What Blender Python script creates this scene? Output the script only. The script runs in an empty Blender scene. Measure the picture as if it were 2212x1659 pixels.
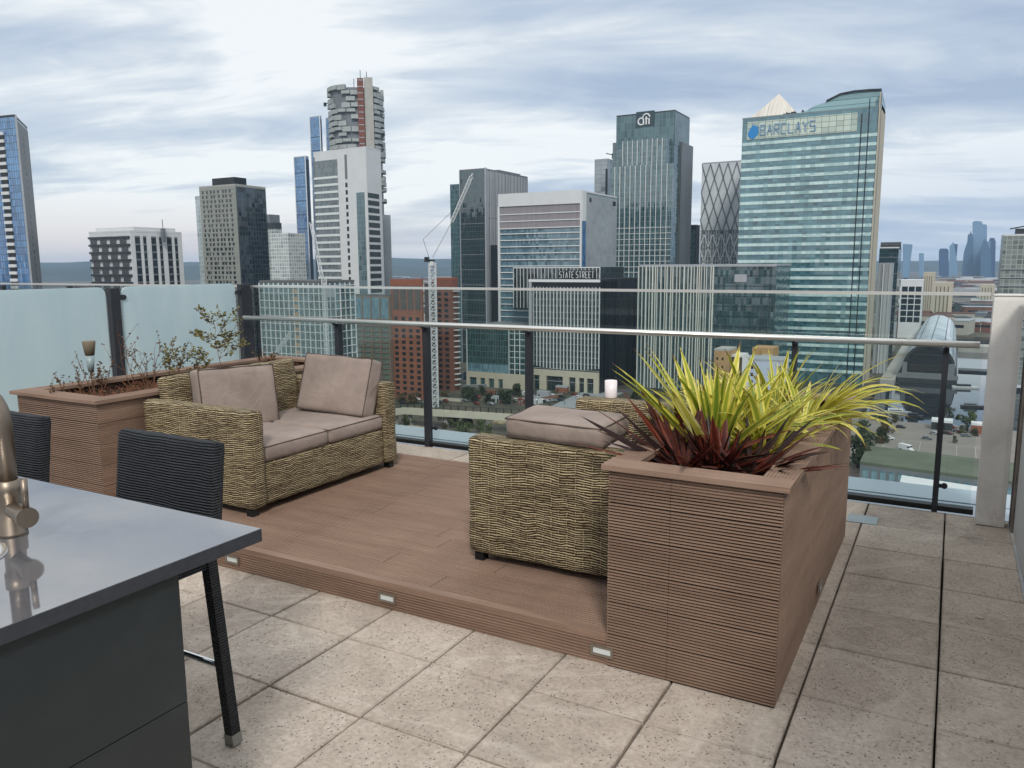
import bpy, math, random
import numpy as np
from mathutils import Vector
random.seed(7)
rad = math.radians
sc = bpy.context.scene
COL = sc.collection

# ------------------------------------------------------------------ camera
FPX = 1705.0                       # focal length in pixels of a 2212 px wide frame
PITCH, ROLL, YAW = 0.1495, -0.006, 0.5085
CAM = np.array([0.4038, -2.9176, 1.5938])
fwd = np.array([-math.sin(YAW)*math.cos(PITCH), math.cos(YAW)*math.cos(PITCH), -math.sin(PITCH)])
rt0 = np.array([math.cos(YAW), math.sin(YAW), 0.0]); up0 = np.cross(rt0, fwd)
RT = math.cos(ROLL)*rt0+math.sin(ROLL)*up0; UP = -math.sin(ROLL)*rt0+math.cos(ROLL)*up0
cam = bpy.data.cameras.new("camera"); camo = bpy.data.objects.new("camera", cam); COL.objects.link(camo)
from mathutils import Matrix
camo.matrix_world = Matrix(((RT[0], UP[0], -fwd[0], CAM[0]), (RT[1], UP[1], -fwd[1], CAM[1]), (RT[2], UP[2], -fwd[2], CAM[2]), (0, 0, 0, 1)))
cam.sensor_width = 36; cam.lens = FPX/2212*36; cam.clip_start = 0.05; cam.clip_end = 40000
sc.camera = camo

# ------------------------------------------------------------------ world
SUN_EL, SUN_AZ = 40.0, 148.0       # azimuth clockwise from +Y: behind the viewer, to the right
w = bpy.data.worlds.new("World"); sc.world = w; w.use_nodes = True
nt = w.node_tree; N = nt.nodes; L = nt.links; N.clear()
def nd(t, **k):
    n = N.new(t)
    for a, b in k.items(): setattr(n, a, b)
    return n
wo = nd('ShaderNodeOutputWorld'); bg = nd('ShaderNodeBackground'); L.new(bg.outputs[0], wo.inputs[0])
tc = nd('ShaderNodeTexCoord'); sep = nd('ShaderNodeSeparateXYZ'); L.new(tc.outputs['Generated'], sep.inputs[0])
def mth(op, a, b=None, c=None, clamp=False):
    n = nd('ShaderNodeMath', operation=op); n.use_clamp = clamp
    for i, v in enumerate((a, b, c)):
        if v is None: continue
        if isinstance(v, (int, float)): n.inputs[i].default_value = v
        else: L.new(v, n.inputs[i])
    return n.outputs[0]
zc = mth('MAXIMUM', sep.outputs[2], 0.0)
dn = mth('ADD', zc, 0.16)
px = mth('DIVIDE', sep.outputs[0], dn); py = mth('DIVIDE', sep.outputs[1], dn)
# rotate so that u runs across the view, v away from it
ca, sa = math.cos(0.40), math.sin(0.40)
u = mth('ADD', mth('MULTIPLY', px, ca), mth('MULTIPLY', py, sa))
v = mth('SUBTRACT', mth('MULTIPLY', py, ca), mth('MULTIPLY', px, sa))
def noise(us, vs, off, detail=5, rough=0.5, dist=0.3):
    cmb = nd('ShaderNodeCombineXYZ'); L.new(mth('MULTIPLY', u, us), cmb.inputs[0]); L.new(mth('MULTIPLY', v, vs), cmb.inputs[1]); cmb.inputs[2].default_value = off
    n = nd('ShaderNodeTexNoise'); n.inputs['Scale'].default_value = 1; n.inputs['Detail'].default_value = detail
    n.inputs['Roughness'].default_value = rough; n.inputs['Distortion'].default_value = dist; L.new(cmb.outputs[0], n.inputs['Vector']); return n.outputs[0]
n1 = noise(0.55, 1.35, 3.1, 5, 0.52); n2 = noise(0.2, 0.55, 8.7, 2, 0.5); n3 = noise(2.0, 4.2, 1.3, 6, 0.62, 0.9)
f = mth('ADD', mth('ADD', mth('MULTIPLY', n1, 1.45), mth('MULTIPLY', n2, 0.8)), mth('MULTIPLY', n3, 0.42))
# clearer and bluer towards the right of the view (x greater)
az = mth('ADD', mth('MULTIPLY', sep.outputs[0], ca), mth('MULTIPLY', sep.outputs[1], sa))
f = mth('SUBTRACT', f, mth('MULTIPLY_ADD', az, 0.15, 0.14))
f = mth('ADD', f, mth('MULTIPLY', zc, 0.15))
cr = nd('ShaderNodeValToRGB'); L.new(f, cr.inputs[0])
SKY = [(0.90, (0.32, 0.395, 0.515)), (1.04, (0.41, 0.48, 0.58)), (1.17, (0.53, 0.585, 0.645)), (1.30, (0.74, 0.765, 0.775))]
mr = nd('ShaderNodeMapRange'); L.new(f, mr.inputs[0]); mr.inputs[1].default_value = 0.8; mr.inputs[2].default_value = 1.5; L.new(mr.outputs[0], cr.inputs[0])
e = cr.color_ramp.elements
while len(e) < len(SKY): e.new(0.5)
for i, (p_, c_) in enumerate(SKY): e[i].position = (p_-0.8)/0.7; e[i].color = (*c_, 1)
# warm, paler band of air low over the horizon on the left
hz = mth('SUBTRACT', 1.0, mth('DIVIDE', zc, 0.085), clamp=True)
lf = mth('MULTIPLY_ADD', az, -1.3, 0.10, clamp=True)
mx = nd('ShaderNodeMix', data_type='RGBA'); L.new(mth('MULTIPLY', hz, mth('MULTIPLY', lf, 1.5, clamp=True)), mx.inputs[0]); L.new(cr.outputs[0], mx.inputs[6]); mx.inputs[7].default_value = (0.64, 0.555, 0.54, 1)
hz2 = mth('SUBTRACT', 1.0, mth('DIVIDE', zc, 0.16), clamp=True)
mx2 = nd('ShaderNodeMix', data_type='RGBA'); L.new(mth('MULTIPLY', hz2, mth('MULTIPLY_ADD', az, 1.2, 0.2, clamp=True)), mx2.inputs[0]); L.new(mx.outputs[2], mx2.inputs[6]); mx2.inputs[7].default_value = (0.31, 0.40, 0.575, 1)
sky = nd('ShaderNodeTexSky', sky_type='NISHITA'); sky.sun_disc = False; sky.sun_elevation = rad(SUN_EL); sky.sun_rotation = rad(SUN_AZ)
sm = nd('ShaderNodeMix', data_type='RGBA', blend_type='MULTIPLY'); sm.inputs[0].default_value = 1; L.new(sky.outputs[0], sm.inputs[6]); sm.inputs[7].default_value = (0.08, 0.08, 0.08, 1)
mx3 = nd('ShaderNodeMix', data_type='RGBA'); mx3.inputs[0].default_value = 0.90; L.new(sm.outputs[2], mx3.inputs[6]); L.new(mx2.outputs[2], mx3.inputs[7])
L.new(mx3.outputs[2], bg.inputs[0]); bg.inputs[1].default_value = 1.0
w.cycles.sampling_method = 'MANUAL'; w.cycles.sample_map_resolution = 512

sd = bpy.data.lights.new("sun", 'SUN'); sd.energy = 1.5; sd.angle = rad(10); sd.color = (1.0, 0.95, 0.88)
so = bpy.data.objects.new("sun", sd); COL.objects.link(so)
azr = rad(SUN_AZ); el = rad(SUN_EL)
sdir = Vector((math.sin(azr)*math.cos(el), math.cos(azr)*math.cos(el), math.sin(el)))
so.rotation_euler = sdir.to_track_quat('Z', 'Y').to_euler(); so.location = (0, 0, 60)

sc.view_settings.view_transform = 'Standard'; sc.view_settings.look = 'None'; sc.view_settings.exposure = 0.40; sc.view_settings.gamma = 1.0
sc.cycles.max_bounces = 10; sc.cycles.transparent_max_bounces = 24; sc.cycles.volume_bounces = 1
sc.cycles.transmission_bounces = 8; sc.cycles.diffuse_bounces = 3; sc.cycles.glossy_bounces = 4
sc.cycles.caustics_reflective = False; sc.cycles.caustics_refractive = False

# ------------------------------------------------------------------ picture <-> place helpers (distances in metres)
def ray(x, y): return fwd+(x-1106)/FPX*RT-(y-829.5)/FPX*UP
def gp(x, y, z=0.0): d = ray(x, y); return CAM+(z-CAM[2])/d[2]*d
def onx(x, y, X): d = ray(x, y); return CAM+(X-CAM[0])/d[0]*d
def ony(x, y, Y): d = ray(x, y); return CAM+(Y-CAM[1])/d[1]*d
def pr(p):
    d = np.array(p, float)-CAM; z = d@fwd; return 1106+FPX*(d@RT)/z, 829.5-FPX*(d@UP)/z
def colx(x, Y, z):                 # X where the point (X,Y,z) shows in column x
    n = FPX*RT-(x-1106)*fwd; return CAM[0]-((Y-CAM[1])*n[1]+(z-CAM[2])*n[2])/n[0]
def coly(x, X, z):
    n = FPX*RT-(x-1106)*fwd; return CAM[1]-((X-CAM[0])*n[0]+(z-CAM[2])*n[2])/n[1]
def ht(y, X, Y):                   # height z at (X,Y) that shows in row y
    n = FPX*UP+(y-829.5)*fwd; return CAM[2]-((X-CAM[0])*n[0]+(Y-CAM[1])*n[1])/n[2]
G = -80.0                          # street level below the terrace

# ------------------------------------------------------------------ materials
def hexc(s, k=1.0):
    s = s.lstrip('#'); r = [int(s[i:i+2], 16)/255 for i in (0, 2, 4)]
    return tuple(min(1, k*(c/12.92 if c <= 0.04045 else ((c+0.055)/1.055)**2.4)) for c in r)
class M:
    def __init__(s, name):
        s.m = bpy.data.materials.new(name); s.m.use_nodes = True; s.nt = s.m.node_tree; s.N = s.nt.nodes; s.L = s.nt.links
        s.b = s.N['Principled BSDF']
    def n(s, t, **k):
        x = s.N.new(t)
        for a, b in k.items(): setattr(x, a, b)
        return x
    def set(s, x, i, v):
        if hasattr(v, 'is_linked') or isinstance(v, bpy.types.NodeSocket): s.L.new(v, x.inputs[i])
        else: x.inputs[i].default_value = v
    def math(s, op, a, b=0.0, c=0.0, clamp=False):
        x = s.n('ShaderNodeMath', operation=op); x.use_clamp = clamp
        s.set(x, 0, a); s.set(x, 1, b); s.set(x, 2, c); return x.outputs[0]
    def uv(s, sx=1, sy=1, ox=0, oy=0):
        t = s.n('ShaderNodeTexCoord'); m = s.n('ShaderNodeMapping'); s.L.new(t.outputs['UV'], m.inputs[0])
        m.inputs['Scale'].default_value = (sx, sy, 1); m.inputs['Location'].default_value = (ox, oy, 0); return m.outputs[0]
    def obj(s, sx=1, sy=1, sz=1):
        t = s.n('ShaderNodeTexCoord'); m = s.n('ShaderNodeMapping'); s.L.new(t.outputs['Object'], m.inputs[0])
        m.inputs['Scale'].default_value = (sx, sy, sz); return m.outputs[0]
    def noise(s, vec, scale, detail=4, rough=0.55, dist=0.0):
        x = s.n('ShaderNodeTexNoise'); s.L.new(vec, x.inputs['Vector']); x.inputs['Scale'].default_value = scale
        x.inputs['Detail'].default_value = detail; x.inputs['Roughness'].default_value = rough; x.inputs['Distortion'].default_value = dist; return x.outputs[0]
    def ramp(s, f, stops):
        x = s.n('ShaderNodeValToRGB'); s.L.new(f, x.inputs[0]); e = x.color_ramp.elements
        while len(e) < len(stops): e.new(0.5)
        for i, (p, c) in enumerate(stops): e[i].position = p; e[i].color = (*c, 1) if len(c) == 3 else c
        return x.outputs[0]
    def mix(s, f, a, b, mode='MIX'):
        x = s.n('ShaderNodeMix', data_type='RGBA', blend_type=mode)
        for i, v in ((0, f), (6, a), (7, b)):
            if isinstance(v, tuple): v = (*v, 1) if len(v) == 3 else v
            s.set(x, i, v)
        return x.outputs[2]
    def bump(s, h, dist=0.005, st=1.0, prev=None):
        x = s.n('ShaderNodeBump'); s.L.new(h, x.inputs['Height']); x.inputs['Distance'].default_value = dist; x.inputs['Strength'].default_value = st
        if prev is not None: s.L.new(prev, x.inputs['Normal'])
        s.L.new(x.outputs[0], s.b.inputs['Normal']); return x.outputs[0]
    def p(s, **k):
        for a, v in k.items():
            i = s.b.inputs[a.replace('_', ' ')]
            if isinstance(v, tuple) and len(v) == 3: v = (*v, 1)
            if isinstance(v, bpy.types.NodeSocket): s.L.new(v, i)
            else: i.default_value = v
        return s
MT = {}
def simple(name, col, rough=0.6, metal=0.0, var=0.12, scale=8.0, bump=0.0, spec=0.5, stretch=(1, 1, 1)):
    if name in MT: return MT[name]
    m = M(name); n = m.noise(m.obj(*stretch), scale, 5, 0.6)
    a = tuple(c*(1-var) for c in col); b = tuple(min(1, c*(1+var)) for c in col)
    m.p(Base_Color=m.ramp(n, [(0.3, a), (0.7, b)]), Roughness=rough, Metallic=metal, Specular_IOR_Level=spec)
    if bump: m.bump(n, bump)
    MT[name] = m.m; return m.m

def facade(name, c1, c2, pw, ph, line, lw, rough=0.12, spec=0.6, tint=0.5, metal=0.0, dark=None, big=0.02, bump=True):
    """curtain wall: panes pw x ph metres, mullion lines lw wide, each pane a slightly different glass"""
    if name in MT: return MT[name]
    m = M(name); uv = m.uv()
    sp = m.n('ShaderNodeSeparateXYZ'); m.L.new(uv, sp.inputs[0])
    U = m.math('DIVIDE', sp.outputs[0], pw); V = m.math('DIVIDE', sp.outputs[1], ph)
    fu = m.math('FRACT', U); fv = m.math('FRACT', V)
    du = m.math('MULTIPLY', m.math('MINIMUM', fu, m.math('SUBTRACT', 1.0, fu)), pw)
    dv = m.math('MULTIPLY', m.math('MINIMUM', fv, m.math('SUBTRACT', 1.0, fv)), ph)
    ln = m.math('LESS_THAN', m.math('MINIMUM', du, dv), lw/2)
    cb = m.n('ShaderNodeCombineXYZ'); m.L.new(m.math('FLOOR', U), cb.inputs[0]); m.L.new(m.math('FLOOR', V), cb.inputs[1])
    wn = m.n('ShaderNodeTexWhiteNoise', noise_dimensions='2D'); m.L.new(cb.outputs[0], wn.inputs[0])
    cb2 = m.n('ShaderNodeCombineXYZ'); m.L.new(m.math('FLOOR', V), cb2.inputs[1])
    n2 = m.noise(m.uv(big, big*2.2), 1.0, 4, 0.62, 0.8)  # broad lighter and darker patches painted into the colour in place of reflections
    fac = m.math('ADD', m.math('MULTIPLY', wn.outputs[0], tint), m.math('MULTIPLY', n2, 1.0-tint*0.5))
    col = m.ramp(fac, [(0.25, c1), (0.75, c2)])
    if dark is not None:
        dk = m.math('GREATER_THAN', wn.outputs[0], 0.80); col = m.mix(m.math('MULTIPLY', dk, 0.8), col, dark)
    if rough <= 0.12: col = m.mix(1.0, col, (0.72, 0.74, 0.76), 'MULTIPLY'); m.p(IOR=1.95, Specular_Tint=(0.86, 0.97, 1.0))
    col = m.mix(ln, col, line)
    m.p(Base_Color=col, Roughness=m.math('MULTIPLY_ADD', ln, 0.4, rough), Specular_IOR_Level=spec, Metallic=metal)
    if bump:      # every pane sits at a slightly different angle, so reflections break up
        gm_ = m.n('ShaderNodeNewGeometry'); c3 = m.n('ShaderNodeVectorMath', operation='SUBTRACT'); m.L.new(wn.outputs[1], c3.inputs[0]); c3.inputs[1].default_value = (0.5, 0.5, 0.5)
        c4 = m.n('ShaderNodeVectorMath', operation='SCALE'); m.L.new(c3.outputs[0], c4.inputs[0]); c4.inputs['Scale'].default_value = 0.07
        c5 = m.n('ShaderNodeVectorMath', operation='ADD'); m.L.new(c4.outputs[0], c5.inputs[0]); m.L.new(gm_.outputs['Normal'], c5.inputs[1]); c6 = m.n('ShaderNodeVectorMath', operation='NORMALIZE'); m.L.new(c5.outputs[0], c6.inputs[0])
        m.L.new(c6.outputs[0], m.b.inputs['Normal'])
    MT[name] = m.m; return m.m

# ------------------------------------------------------------------ mesh builder
class MB:
    def __init__(s): s.v = []; s.f = []; s.mi = []; s.c = 0
    def add(s, vs, fs, mi=0):
        b = len(s.v); s.v += [tuple(map(float, p)) for p in vs]; s.f += [tuple(b+i for i in f) for f in fs]; s.mi += [mi]*len(fs); return s
    def box(s, x0, x1, y0, y1, z0, z1, mi=0):
        if x0 > x1: x0, x1 = x1, x0
        if y0 > y1: y0, y1 = y1, y0
        return s.add([(x0,y0,z0),(x1,y0,z0),(x1,y1,z0),(x0,y1,z0),(x0,y0,z1),(x1,y0,z1),(x1,y1,z1),(x0,y1,z1)],
                     [(0,3,2,1),(4,5,6,7),(0,1,5,4),(1,2,6,5),(2,3,7,6),(3,0,4,7)], mi)
    def prism(s, pts, z0, z1, mi=0, top=None):
        n = len(pts); tp = top or pts
        z1s = z1 if hasattr(z1, '__len__') else [z1]*n
        vs = [(p[0], p[1], z0) for p in pts]+[(p[0], p[1], z1s[i]) for i, p in enumerate(tp)]
        return s.add(vs, [tuple(range(n))[::-1], tuple(range(n, 2*n))]+[(i, (i+1) % n, n+(i+1) % n, n+i) for i in range(n)], mi)
    def hexa(s, c8, mi=0): return s.add(c8, [(0,3,2,1),(4,5,6,7),(0,1,5,4),(1,2,6,5),(2,3,7,6),(3,0,4,7)], mi)
    def bar(s, a, b, wx, wz=None, mi=0, up=(0, 0, 1)):     # square bar between two points
        a = Vector(a); b = Vector(b); wz = wz or wx; d = (b-a).normalized(); u_ = Vector(up)
        if abs(d.dot(u_)) > 0.98: u_ = Vector((0, 1, 0))
        r = d.cross(u_).normalized()*wx/2; t = r.cross(d).normalized()*wz/2
        return s.hexa([a-r-t, a+r-t, b+r-t, b-r-t, a-r+t, a+r+t, b+r+t, b-r+t], mi)
    def tube(s, pts, r, n=8, mi=0, cap=True):
        pts = [Vector(p) for p in pts]; rs = r if hasattr(r, '__len__') else [r]*len(pts); b = len(s.v); prev = None; k = len(pts)
        for i, p in enumerate(pts):
            d = (pts[min(i+1, k-1)]-pts[max(i-1, 0)]).normalized()
            if prev is None: a = d.orthogonal().normalized()
            else: a = (prev-d*prev.dot(d)).normalized()
            prev = a; c = d.cross(a)
            for j in range(n):
                t = 2*math.pi*j/n; q = p+(a*math.cos(t)+c*math.sin(t))*rs[i]; s.v.append(tuple(q))
        fs = [(b+i*n+j, b+i*n+(j+1) % n, b+(i+1)*n+(j+1) % n, b+(i+1)*n+j) for i in range(k-1) for j in range(n)]
        if cap: fs += [tuple(b+j for j in range(n))[::-1], tuple(b+(k-1)*n+j for j in range(n))]
        s.f += fs; s.mi += [mi]*len(fs); return s
    def lathe(s, cx, cy, prof, n=20, mi=0):
        b = len(s.v)
        for r, z in prof:
            for j in range(n): t = 2*math.pi*j/n; s.v.append((cx+r*math.cos(t), cy+r*math.sin(t), z))
        fs = [(b+i*n+j, b+i*n+(j+1) % n, b+(i+1)*n+(j+1) % n, b+(i+1)*n+j) for i in range(len(prof)-1) for j in range(n)]
        fs += [tuple(b+j for j in range(n))[::-1], tuple(b+(len(prof)-1)*n+j for j in range(n))]
        s.f += fs; s.mi += [mi]*len(fs); return s
    def rbox(s, c, size, r, step=0.04, mi=0, puff=(0, 0, 0), wob=0.0, rot=None, seed=0):
        """rounded box on a fine grid; puff bulges the faces, wob makes it uneven"""
        h = [a/2 for a in size]; ns = [max(2, int(round(a/step))) for a in size]; idx = {}; vs = []; fs = []
        rnd = random.Random(seed); ph = [rnd.uniform(0, 6) for _ in range(6)]
        def vert(i, j, k):
            key = (i, j, k)
            if key in idx: return idx[key]
            q = []
            for a, n_, t in zip(h, ns, (i, j, k)):      # denser rows near the edges
                q.append(a*math.sin((t/n_-0.5)*math.pi*0.96)/math.sin(0.48*math.pi)*0.25+a*(2*t/n_-1)*0.75)
            inn = [max(-(a-r), min(a-r, x)) for a, x in zip(h, q)]
            d = Vector([x-y for x, y in zip(q, inn)])
            if d.length > 1e-9:
                ext = max(abs(x) for x in d); d = d.normalized()*ext
            p_ = Vector(inn)+d
            e_ = [x/a for x, a in zip(q, h)]
            for ax in range(3):
                o = [0, 1, 2]; o.remove(ax)
                if abs(e_[ax]) > 0.5: p_[ax] += math.copysign(puff[ax]*max(0, 1-e_[o[0]]**2)**0.7*max(0, 1-e_[o[1]]**2)**0.7, e_[ax])
            if wob:
                for ax in range(3): p_[ax] += wob*(math.sin(p_[(ax+1) % 3]*17+ph[ax])+math.sin(p_[(ax+2) % 3]*29+ph[ax+3]))*0.5
            if rot is not None: p_ = rot @ p_
            idx[key] = len(vs); vs.append((p_[0]+c[0], p_[1]+c[1], p_[2]+c[2])); return idx[key]
        nx, ny, nz = ns
        for i in range(nx):
            for j in range(ny):
                fs.append((vert(i,j,0), vert(i,j+1,0), vert(i+1,j+1,0), vert(i+1,j,0))); fs.append((vert(i,j,nz), vert(i+1,j,nz), vert(i+1,j+1,nz), vert(i,j+1,nz)))
        for i in range(nx):
            for k in range(nz):
                fs.append((vert(i,0,k), vert(i+1,0,k), vert(i+1,0,k+1), vert(i,0,k+1))); fs.append((vert(i,ny,k), vert(i,ny,k+1), vert(i+1,ny,k+1), vert(i+1,ny,k)))
        for j in range(ny):
            for k in range(nz):
                fs.append((vert(0,j,k), vert(0,j,k+1), vert(0,j+1,k+1), vert(0,j+1,k))); fs.append((vert(nx,j,k), vert(nx,j+1,k), vert(nx,j+1,k+1), vert(nx,j,k+1)))
        return s.add(vs, fs, mi)
    def groove(s, o, al, ac, nm, Lg, W, pitch=0.0125, dp=0.004, land=0.6, mi=0):
        """grooved board: o corner, al along, ac across, nm outward"""
        o = Vector(o); al = Vector(al); ac = Vector(ac); nm = Vector(nm); n = max(1, round(W/pitch)); pt = W/n; prof = []
        for i in range(n):
            a = i*pt; g = pt*(1-land)
            prof += [(a, -dp), (a+g*0.7, -dp), (a+g, 0), (a+pt-g*0.12, 0)]
        prof += [(W, -dp)]
        vs = [o+ac*a+nm*h for a, h in prof]+[o+al*Lg+ac*a+nm*h for a, h in prof]; k = len(prof)
        flip = al.cross(ac).dot(nm) < 0
        fs = [(i, i+k, i+k+1, i+1) if not flip else (i, i+1, i+k+1, i+k) for i in range(k-1)]
        return s.add(vs, fs, mi)
    def build(s, name, mats, parent=None, loc=None, smooth=False, origin=None, uv=True):
        me = bpy.data.meshes.new(name); o0 = np.array(origin if origin is not None else (0, 0, 0), float)
        V_ = np.array(s.v, float).reshape(-1, 3)-o0
        me.from_pydata(V_.tolist(), [], s.f); mats = mats if isinstance(mats, (list, tuple)) else [mats]
        for m in mats: me.materials.append(m)
        me.polygons.foreach_set('material_index', s.mi)
        if smooth: me.polygons.foreach_set('use_smooth', [True]*len(me.polygons))
        me.update()
        if uv and len(me.polygons):
            ul = me.uv_layers.new(name='UVMap'); nl = len(me.loops)
            li = np.empty(nl, int); me.loops.foreach_get('vertex_index', li)
            nrm = np.empty(len(me.polygons)*3); me.polygons.foreach_get('normal', nrm); nrm = nrm.reshape(-1, 3)
            tot = np.empty(len(me.polygons), int); me.polygons.foreach_get('loop_total', tot); nn = np.repeat(nrm, tot, axis=0); P = V_[li]
            if smooth:      # snap to the dominant axis so that the weave runs straight
                a = np.abs(nn); k = a.argmax(1); s2 = np.zeros_like(nn); s2[np.arange(nl), k] = np.sign(nn[np.arange(nl), k]); nn = s2
            hz_ = np.abs(nn[:, 2]) > 0.75; t = np.stack([-nn[:, 1], nn[:, 0]], 1); t /= np.maximum(np.linalg.norm(t, axis=1, keepdims=True), 1e-6)
            U_ = np.where(hz_, P[:, 0], P[:, 0]*t[:, 0]+P[:, 1]*t[:, 1]); W_ = np.where(hz_, P[:, 1], P[:, 2])
            ul.data.foreach_set('uv', np.stack([U_, W_], 1).ravel())
        ob = bpy.data.objects.new(name, me); COL.objects.link(ob)
        if parent is not None: ob.parent = parent
        if loc is not None: ob.location = loc
        return ob
def tag(o, label, cat, group=None):
    o['label'] = label; o['category'] = cat
    if group: o['group'] = group
    return o
def thing(name, label, cat, loc=(0, 0, 0), rz=0.0, group=None):
    o = bpy.data.objects.new(name, None); COL.objects.link(o); o.location = loc; o.rotation_euler = (0, 0, rz); o.empty_display_size = 0.2
    return tag(o, label, cat, group)
def struct(o): o['kind'] = 'structure'; return o
def copy_of(o, parent=None, loc=None):
    c = o.copy(); COL.objects.link(c)
    if parent is not None: c.parent = parent
    if loc is not None: c.location = loc
    return c
def copy_tree(o, parent=None, depth=0):
    c = o.copy(); COL.objects.link(c); c.parent = parent
    for ch in list(o.children): copy_tree(ch, c)
    return c
# ================================================================== materials of the terrace
def m_paving():
    m = M('concrete_slab'); o = m.obj(); 
    sp = m.n('ShaderNodeSeparateXYZ'); m.L.new(o, sp.inputs[0]); cb = m.n('ShaderNodeCombineXYZ')
    m.L.new(m.math('FLOOR', m.math('DIVIDE', sp.outputs[0], 0.45)), cb.inputs[0]); m.L.new(m.math('FLOOR', m.math('DIVIDE', sp.outputs[1], 0.45)), cb.inputs[1])
    wn = m.n('ShaderNodeTexWhiteNoise', noise_dimensions='2D'); m.L.new(cb.outputs[0], wn.inputs[0])
    big = m.noise(o, 1.7, 5, 0.6, 0.5); fine = m.noise(o, 55, 6, 0.7); mid = m.noise(o, 11, 5, 0.65, 0.8)
    f = m.math('ADD', m.math('MULTIPLY', big, 0.55), m.math('ADD', m.math('MULTIPLY', wn.outputs[0], 0.14), m.math('MULTIPLY', mid, 0.42)))
    col = m.ramp(f, [(0.34, hexc('#a1948a')), (0.52, hexc('#c0b2a5')), (0.72, hexc('#d6c9bc'))])
    col = m.mix(m.ramp(fine, [(0.35, (0.5,)*3), (0.6, (0,)*3)]), col, hexc('#8a8074'))
    # pits: short dark specks
    v = m.n('ShaderNodeTexVoronoi'); v.inputs['Scale'].default_value = 62; v.inputs['Randomness'].default_value = 1
    w2 = m.n('ShaderNodeVectorMath', operation='ADD'); m.L.new(o, w2.inputs[0])
    nz = m.n('ShaderNodeTexNoise'); nz.inputs['Scale'].default_value = 28; m.L.new(o, nz.inputs['Vector']); sc_ = m.n('ShaderNodeVectorMath', operation='SCALE'); m.L.new(nz.outputs['Color'], sc_.inputs[0]); sc_.inputs['Scale'].default_value = 0.035
    m.L.new(sc_.outputs[0], w2.inputs[1]); m.L.new(w2.outputs[0], v.inputs['Vector'])
    gate = m.math('GREATER_THAN', m.noise(o, 7, 3), 0.46)
    pit = m.math('MULTIPLY', m.ramp(v.outputs['Distance'], [(0.12, (1,)*3), (0.24, (0,)*3)]), gate)
    col = m.mix(m.math('MULTIPLY', pit, 0.75), col, hexc('#3c352e'))
    # damp stains with their own outline
    st = m.ramp(m.noise(o, 1.15, 4, 0.6, 1.2), [(0.56, (0,)*3), (0.70, (0.55,)*3)]); col = m.mix(st, col, hexc('#857d72'))
    fx_ = m.math('FRACT', m.math('DIVIDE', sp.outputs[0], 0.45)); fy_ = m.math('FRACT', m.math('DIVIDE', sp.outputs[1], 0.45))
    ed = m.math('MINIMUM', m.math('MINIMUM', fx_, m.math('SUBTRACT', 1.0, fx_)), m.math('MINIMUM', fy_, m.math('SUBTRACT', 1.0, fy_)))
    ed2 = m.math('ADD', ed, m.math('MULTIPLY', m.noise(o, 5, 4, 0.7), 0.13))
    col = m.mix(m.ramp(ed2, [(0.045, (0.4,)*3), (0.10, (0,)*3)]), col, hexc('#6b6257'))
    tm = m.noise(o, 0.8, 3, 0.55, 1.6); col = m.mix(m.ramp(tm, [(0.485, (0,)*3), (0.50, (0.28,)*3), (0.53, (0,)*3)]), col, hexc('#dcd3c6'))
    m.p(Base_Color=col, Roughness=0.85, Specular_IOR_Level=0.25)
    b = m.bump(m.math('SUBTRACT', m.math('ADD', m.math('MULTIPLY', fine, 0.5), m.math('MULTIPLY', mid, 0.8)), m.math('MULTIPLY', pit, 0.9)), 0.0035, 0.8)
    return m.m
def m_composite():
    m = M('composite_board'); o = m.obj(); uv = m.uv(1.5, 40)
    n1 = m.noise(m.uv(0.9, 7), 1.6, 3, 0.6); n2 = m.noise(m.uv(4, 220), 1.0, 3, 0.6)
    f = m.math('ADD', m.math('MULTIPLY', n1, 0.6), m.math('MULTIPLY', n2, 0.4))
    m.p(Base_Color=m.ramp(f, [(0.30, hexc('#6d5648')), (0.70, hexc('#a38876'))]), Roughness=0.62, Specular_IOR_Level=0.35); m.bump(n2, 0.0008); return m.m
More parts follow.
